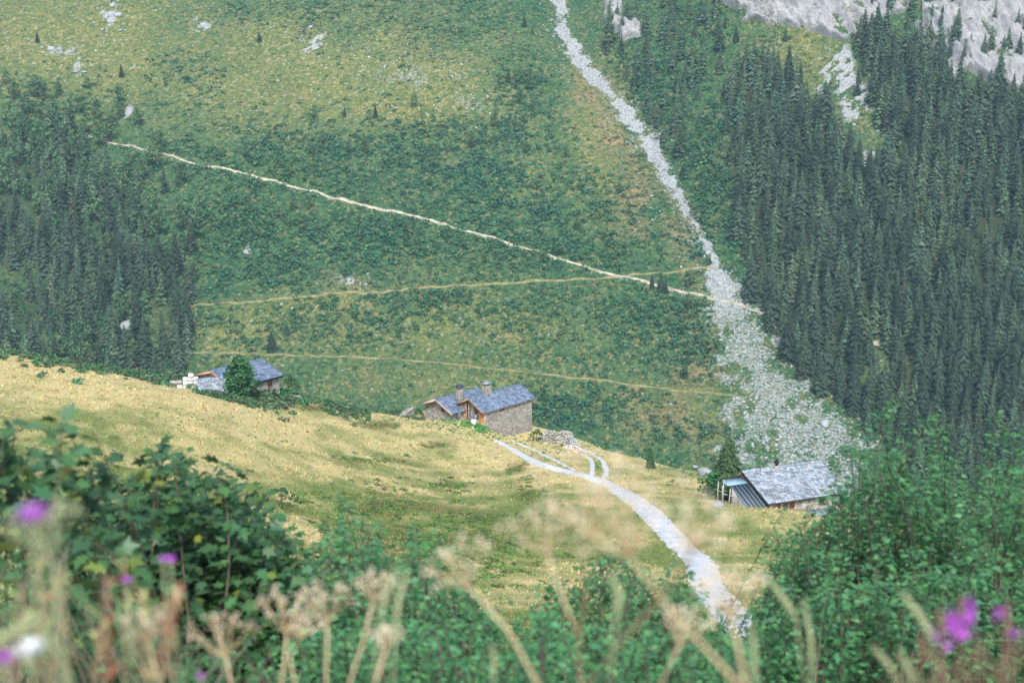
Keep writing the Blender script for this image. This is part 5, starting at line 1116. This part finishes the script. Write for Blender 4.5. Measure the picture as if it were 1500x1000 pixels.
# ------------------------------------------------------------------ dry umbels, grasses and fireweed close to the camera
def to_ground(p, q):
    """continue a stem from p downward along (p - q) until it meets the ground"""
    d = p - q; d = d / (np.linalg.norm(d) + 1e-9); d = np.array([d[0] * .35, .08, -1.0]); d /= np.linalg.norm(d); out = [p]
    for _ in range(60):
        n_ = out[-1] + d * .12; out.append(n_)
        if n_[2] < float(H(n_[:1], n_[1:2])[0]) - .03: break
    return out
def stem_path(pts, D): return [W(x, y, d) for (x, y), d in zip(pts, D if hasattr(D, '__len__') else [D] * len(pts))]
def umbel_head(rays, seeds, c, d, r, g, nr=12, flat=.75):
    d = d / np.linalg.norm(d); d = d * .6 + np.array([0, 0, .6]); d /= np.linalg.norm(d); s = np.cross(d, [0, 1, .1]); s /= np.linalg.norm(s); u = np.cross(s, d)
    for i in range(nr):
        a = i * 2.39996; q = math.sqrt((i + .6) / nr); ang_ = q * flat * 1.25 + g.normal(0, .08); e = math.sin(ang_) * (math.cos(a) * s + math.sin(a) * u) + math.cos(ang_) * d; L = r * (.9 + .25 * g.random())
        tip = c + e * L; m_ = c + e * L * .5 - d * L * .05; tube(rays, [c, m_, tip], [.0016, .0012, .001], 4, (1, 1, 1), False)
        for j in range(5):
            b = e * .9 + g.normal(0, .55, 3); b /= np.linalg.norm(b); l2 = r * .24 * (.7 + .6 * g.random()); t2 = tip + b * l2; tube(rays, [tip, t2], [.0007, .0006], 3, (1, 1, 1), False)
            V, T = ROCKS[j % 6]; k_ = .0034 * (.8 + .5 * g.random()); seeds.add(V * [k_ * .8, k_ * .8, k_ * 1.2] + t2, T, None, (.75 + .5 * g.random(),) * 3)
def umbel_plant(label, stems, heads, seed, rad=.0034, name='dried_umbel', mats=('stem_dry', 'seed_dry')):
    """stems: list of ((px,py) list bottom to top, distance, goes to the ground?); heads: one radius for each stem or None"""
    g = np.random.default_rng(seed); p0 = W(*stems[0][0][0], stems[0][1] if not hasattr(stems[0][1], '__len__') else stems[0][1][0]); full = to_ground(p0, W(*stems[0][0][1], stems[0][1] if not hasattr(stems[0][1], '__len__') else stems[0][1][1])); base = full[-1]
    o = empty(name, base, 0, label, 'dry plant'); 
    for i, ((pts, D, gr_), r) in enumerate(zip(stems, heads)):
        P = stem_path(pts, D); sm = MB()
        path = (to_ground(P[0], P[1])[::-1][:-1] if gr_ else []) + P; path = np.array(path) - base
        tube(sm, path, np.linspace(rad * (1.15 if gr_ else .8), rad * .62, len(path)), 7, (.85 + .3 * g.random(),) * 3); sm.build('stem', M[mats[0]], o)
        if r:
            ry = MB(); sd_ = MB(); umbel_head(ry, sd_, path[-1], path[-1] - path[-2], r, g); u_ = ry.build('umbel', M[mats[0]], o); s_ = sd_.build('seeds', M[mats[1]], u_); s_['kind'] = 'stuff'
umbel_plant('tallest dry umbel, forked, its pale heads in front of the gravel road', [([(850,1000),(848,940),(856,880),(858,800),(866,785)], [2.4,2.35,2.25,2.1,2.05], True), ([(846,930),(826,880),(802,815)], 2.35, False)], [.105, .070], 801)
umbel_plant('single bent dry umbel leaning left over the green weeds', [([(787,1000),(748,928),(700,872),(683,856)], 2.3, True)], [.060], 802)
umbel_plant('dry umbel stem leaning right across the gravel road', [([(862,1000),(905,945),(962,882),(1000,830),(1016,800)], [2.1,2.0,1.9,1.75,1.7], True)], [.045], 803)
umbel_plant('dry umbel stem leaning left and crossing the right-leaning one', [([(1080,1000),(1000,912),(958,862),(922,815)], [1.9,1.85,1.8,1.75], True)], [.085], 804)
umbel_plant('short tan umbel with drooping head under the crossing stems', [([(968,1000),(985,965),(996,945)], 2.5, True)], [.058], 805)
umbel_plant('pale umbel over the bottom end of the gravel road', [([(1092,1000),(1082,950),(1072,908)], 2.0, True)], [.062], 806)
umbel_plant('cream umbel with wide flat head, lowest of the left cluster', [([(338,1000),(335,980),(330,962)], 3.0, True)], [.075], 807)
umbel_plant('cream umbel with tallest round head of the left cluster', [([(412,1000),(418,960),(420,928)], 3.0, True), ([(432,1000),(424,962),(440,935)], 3.0, True)], [.075, .05], 808)
umbel_plant('cream umbel on a brown stem at the right of the left cluster', [([(478,1000),(479,950),(480,912)], 3.0, True)], [.068], 809)
umbel_plant('small tan umbel on a slanting stem above the weeds', [([(512,1000),(532,940),(546,882)], 2.8, True)], [.050], 810)
umbel_plant('broken dry stem with a small head beside the slanting umbel', [([(550,1000),(560,968),(566,948)], 2.4, True)], [.030], 811)
umbel_plant('tan umbel bending over near the purple flowers', [([(232,1000),(224,965),(218,940)], 2.4, True)], [.045], 812)
umbel_plant('pale wide umbel beside the big purple flower', [([(95,1000),(85,900),(80,830),(72,812)], 1.7, True)], [.050], 813, mats=('grass_spike', 'grass_spike'))
def grass_spike(pts, D, label, seed, r=.0055):
    g = np.random.default_rng(seed); P = np.array(stem_path(pts, D)); full = np.array(to_ground(P[0], P[1])[::-1][:-1] + list(P)); base = full[0]; o = empty('grass_spike', base, 0, label, 'grass', 'pale grass spikes')
    sm = MB(); tube(sm, full[:-len(P) + 1] - base, .0016, 5); sm.build('stalk', M['grass_spike'], o); hd_ = MB(); t = np.linspace(0, 1, 40)
    q = np.stack([np.interp(t, np.linspace(0, 1, len(P)), P[:, c]) for c in range(3)], -1) - base
    tube(hd_, q, r * np.sin(np.clip(t * .93 + .05, 0, 1) * math.pi) ** .45 * .8, 7)
    for i in range(260):
        c = q[g.integers(40)]; a = g.normal(size=3); a /= np.linalg.norm(a); a[2] += .9; hd_.add([c + a * r * .3 + g.normal(0, .0008, 3), c + a * r * .3 + g.normal(0, .0008, 3), c + a * r * 1.1], [(0, 1, 2)], None, (.8 + .5 * g.random(),) * 3)
    hd_.build('seed_head', M['grass_spike'], o)
for i, (pts, D, l) in enumerate([([(578,925),(584,880),(597,838)], 2.3, 'pale grass spike, first of the pair over the green weeds'), ([(556,905),(566,868),(582,835)], 2.0, 'whitish grass spike crossing the small tan umbel'),
        ([(1189,985),(1187,930),(1177,880)], 2.6, 'upright grass spike before the shaded bush'), ([(1166,905),(1150,880),(1128,852)], 2.5, 'slanting grass spike beside the gravel road bush'),
        ([(1366,935),(1350,905),(1322,870)], 2.3, 'thick slanting grass spike next to the fireweed flowers'), ([(1312,995),(1300,972),(1278,948)], 2.3, 'low slanting grass spike at the foot of the fireweed'),
        ([(1338,1000),(1330,980),(1317,955)], 2.2, 'short grass spike touching the fireweed pods'), ([(902,905),(908,870),(893,840)], 2.0, 'curved pale grass spike between the umbel stems'),
        ([(722,995),(724,970),(722,948)], 2.5, 'short grass spike among weeds below the bent umbel'), ([(1105,1000),(1104,950),(1100,915)], 2.2, 'grass spike at the lower end of the road'),
        ([(60,905),(30,920),(-10,945)], 1.6, 'pale blade-like spike sweeping over the brown stems')]): grass_spike(pts, D, l, 830 + i)
def fireweed(pts, D, label, seed, flowers=14, pods=34, fl=.25):
    g = np.random.default_rng(seed); P = np.array(stem_path(pts, D)); full = np.array(to_ground(P[0], P[1])[::-1][:-1] + list(P)); base = full[0]; o = empty('fireweed', base, 0, label, 'flower', None)
    L = np.concatenate([[0], np.cumsum(np.linalg.norm(np.diff(full, axis=0), axis=1))]); Lt = L[-1]
    def pt(s): return np.array([np.interp(s, L, full[:, c]) for c in range(3)]) - base
    sm = MB(); tube(sm, full - base, np.linspace(.0035, .001, len(full)), 6); sm.build('stem', M['pod'], o)
    pm = MB()
    for i in range(pods):
        c = pt(Lt - .075 - .28 * g.random()); a = g.random() * 6.28; e = np.array([math.cos(a), math.sin(a), .55 + .5 * g.random()]); l = .035 + .03 * g.random(); tube(pm, [c, c + e * l * .5, c + e * l * [1, 1, 1.25]], [.0011, .0013, .0006], 4, (.8 + .5 * g.random(),) * 3, False)
    if pods: pm.build('seed_pods', M['pod'], o)
    bm_ = MB()
    for i in range(16):
        c = pt(Lt - .045 * g.random()); a = g.random() * 6.28; V, T = ROCKS[i % 6]; bm_.add(V * .0026 + c + np.array([math.cos(a), math.sin(a), .3]) * .005, T)
    bm_.build('buds', M['pod'], o)
    for i in range(flowers):
        c = pt(Lt - .022 - .040 * g.random()); a = g.random() * 6.28; e = np.array([math.cos(a), math.sin(a), .15]); ctr = c + e * (.012 + .012 * g.random()); fm = MB(); s = np.cross(e, [0, 0, 1.]); s /= np.linalg.norm(s); u = np.cross(s, e); u /= np.linalg.norm(u)
        for k_ in range(4):
            b = k_ * math.pi / 2 + .7; w_ = math.cos(b) * s + math.sin(b) * u; v_ = np.cross(e, w_) * .005; fm.add([ctr, ctr + w_ * .008 + v_ + e * .002, ctr + w_ * .0115 + e * .003, ctr + w_ * .008 - v_ + e * .002], None, [(0, 1, 2, 3)], (.85 + .35 * g.random(),) * 3)
        fm.build('flower', M['petal'], o)
    return o
M['pod'] = simple('reddish_pods', (.26, .15, .11), (.36, .24, .17), 20, .8, rand=.1, trans=.15)
fireweed([(1402,1000),(1406,940),(1408,868)], 2.2, 'fireweed spike with the fullest purple flowers before the bush', 851, 18)
fireweed([(1385,1000),(1378,960),(1380,890)], 2.4, 'thin fireweed with few purple flowers beside the fullest spike', 852, 5, 20)
fireweed([(1470,1000),(1472,950),(1478,880)], 2.0, 'fireweed gone to reddish seed with one faded flower', 853, 3, 44)
fireweed([(1345,1000),(1348,960),(1352,930)], 2.2, 'flowerless fireweed with spreading reddish pods by grass spikes', 854, 0, 44)
def thistle(px, py, D, r, label, seed, mat='petal', cat='flower', name='purple_flower'):
    g = np.random.default_rng(seed); P = stem_path([(px + 6, py + 90), (px + 3, py + 40), (px, py)], D); full = np.array(to_ground(P[0], P[1])[::-1][:-1] + P); base = full[0]; o = empty(name, base, 0, label, cat)
    sm = MB(); tube(sm, full - base, np.linspace(.0028, .0016, len(full)), 5); sm.build('stem', M['grass_spike'], o); c = full[-1] - base
    cu = MB(); lathe(cu, [(r * .15, -.5 * r), (r * .42, -.3 * r), (r * .45, 0), (r * .3, .2 * r)], 8, (1, 1, 1), c); cu.build('flower_base', M['grass_spike'], o); fm = MB()
    for i in range(46):
        a = g.random() * 6.28; e = np.array([math.cos(a), math.sin(a), .35 + 1.1 * g.random()]); e /= np.linalg.norm(e); s = np.cross(e, [0, 0, 1.]) * r * .13; fm.add([c - s, c + s, c + e * r * (.8 + .4 * g.random()) + s * .6, c + e * r - s * .6], None, [(0, 1, 2, 3)], (.8 + .4 * g.random(),) * 3)
    fm.build('florets', M[mat], o)
for i, (x_, y_, D_, r_, l) in enumerate([(48,766,1.35,.020,'biggest purple flower above the pale umbel'), (250,824,2.6,.014,'purple flower, brighter of a close pair before the dark bush'), (238,821,2.8,.010,'small faded purple flower touching the brighter one'), (186,854,2.6,.013,'purple flower alone below the close pair'), (8,972,1.7,.016,'purple flower low among brown stems'), (294,994,2.6,.011,'purple flower below the lowest cream umbel')]): thistle(x_, y_, D_, r_, l, 870 + i)
thistle(45, 962, 1.8, .026, 'pale white fluffy flower head among brown stems', 880, 'white_petal', name='white_flower')
def dry_stalk(px, D, top, lean, label, seed):
    g = np.random.default_rng(seed); P = np.array(stem_path([(px + lean * .0, 1000), (px + lean * .5, (1000 + top) / 2), (px + lean, top)], D)); full = np.array(to_ground(P[0], P[1])[::-1][:-1] + list(P)); base = full[0]; o = empty('dry_dock_stalk', base, 0, label, 'dry plant', 'dry brown stalks')
    sm = MB(); tube(sm, full - base, np.linspace(.004, .0015, len(full)), 6); sm.build('stem', M['pod'], o); L = len(full); pm = MB(); q = full - base
    for i in range(40):
        c = q[-3] + (q[-1] - q[-3]) * g.random() * .98; a = g.random() * 6.28; e = np.array([math.cos(a), math.sin(a), .9]); l = .010 + .03 * g.random() ** 2; pm.add([c, c + e * l * .5 + g.normal(0, .003, 3), c + e * l, c + e * l * .6 + g.normal(0, .003, 3)], None, [(0, 1, 2, 3)], (.8 + .5 * g.random(), .85 + .3 * g.random(), .8))
    s_ = pm.build('seed_husks', M['pod' if seed % 3 == 0 else 'grass_spike'], o); s_['kind'] = 'stuff'
for i in range(10):
    dry_stalk(-10 + i * 27 + 6 * (i % 3), 1.9 + .12 * (i * 5 % 9), 800 + (i * 53 % 90) + (60 if i > 8 else 0), (i * 31 % 40) - 20, 'thin dry brown stalk in the tangle under the purple flowers', 900 + i)

# ------------------------------------------------------------------ air
hz = MB(); box(hz, -1000, 1000, -60, 1260, -330, 480); m, nt, out = new_mat('haze_air'); pv = N(nt, 'ShaderNodeVolumePrincipled'); pv.inputs['Color'].default_value = (.50, .82, 1.0, 1); pv.inputs['Density'].default_value = 0.00016; pv.inputs['Anisotropy'].default_value = 0.1
nt.links.new(pv.outputs[0], out.inputs['Volume']); tag(hz.build('haze', m), 'thin blue haze filling the valley air', 'haze', kind='stuff')
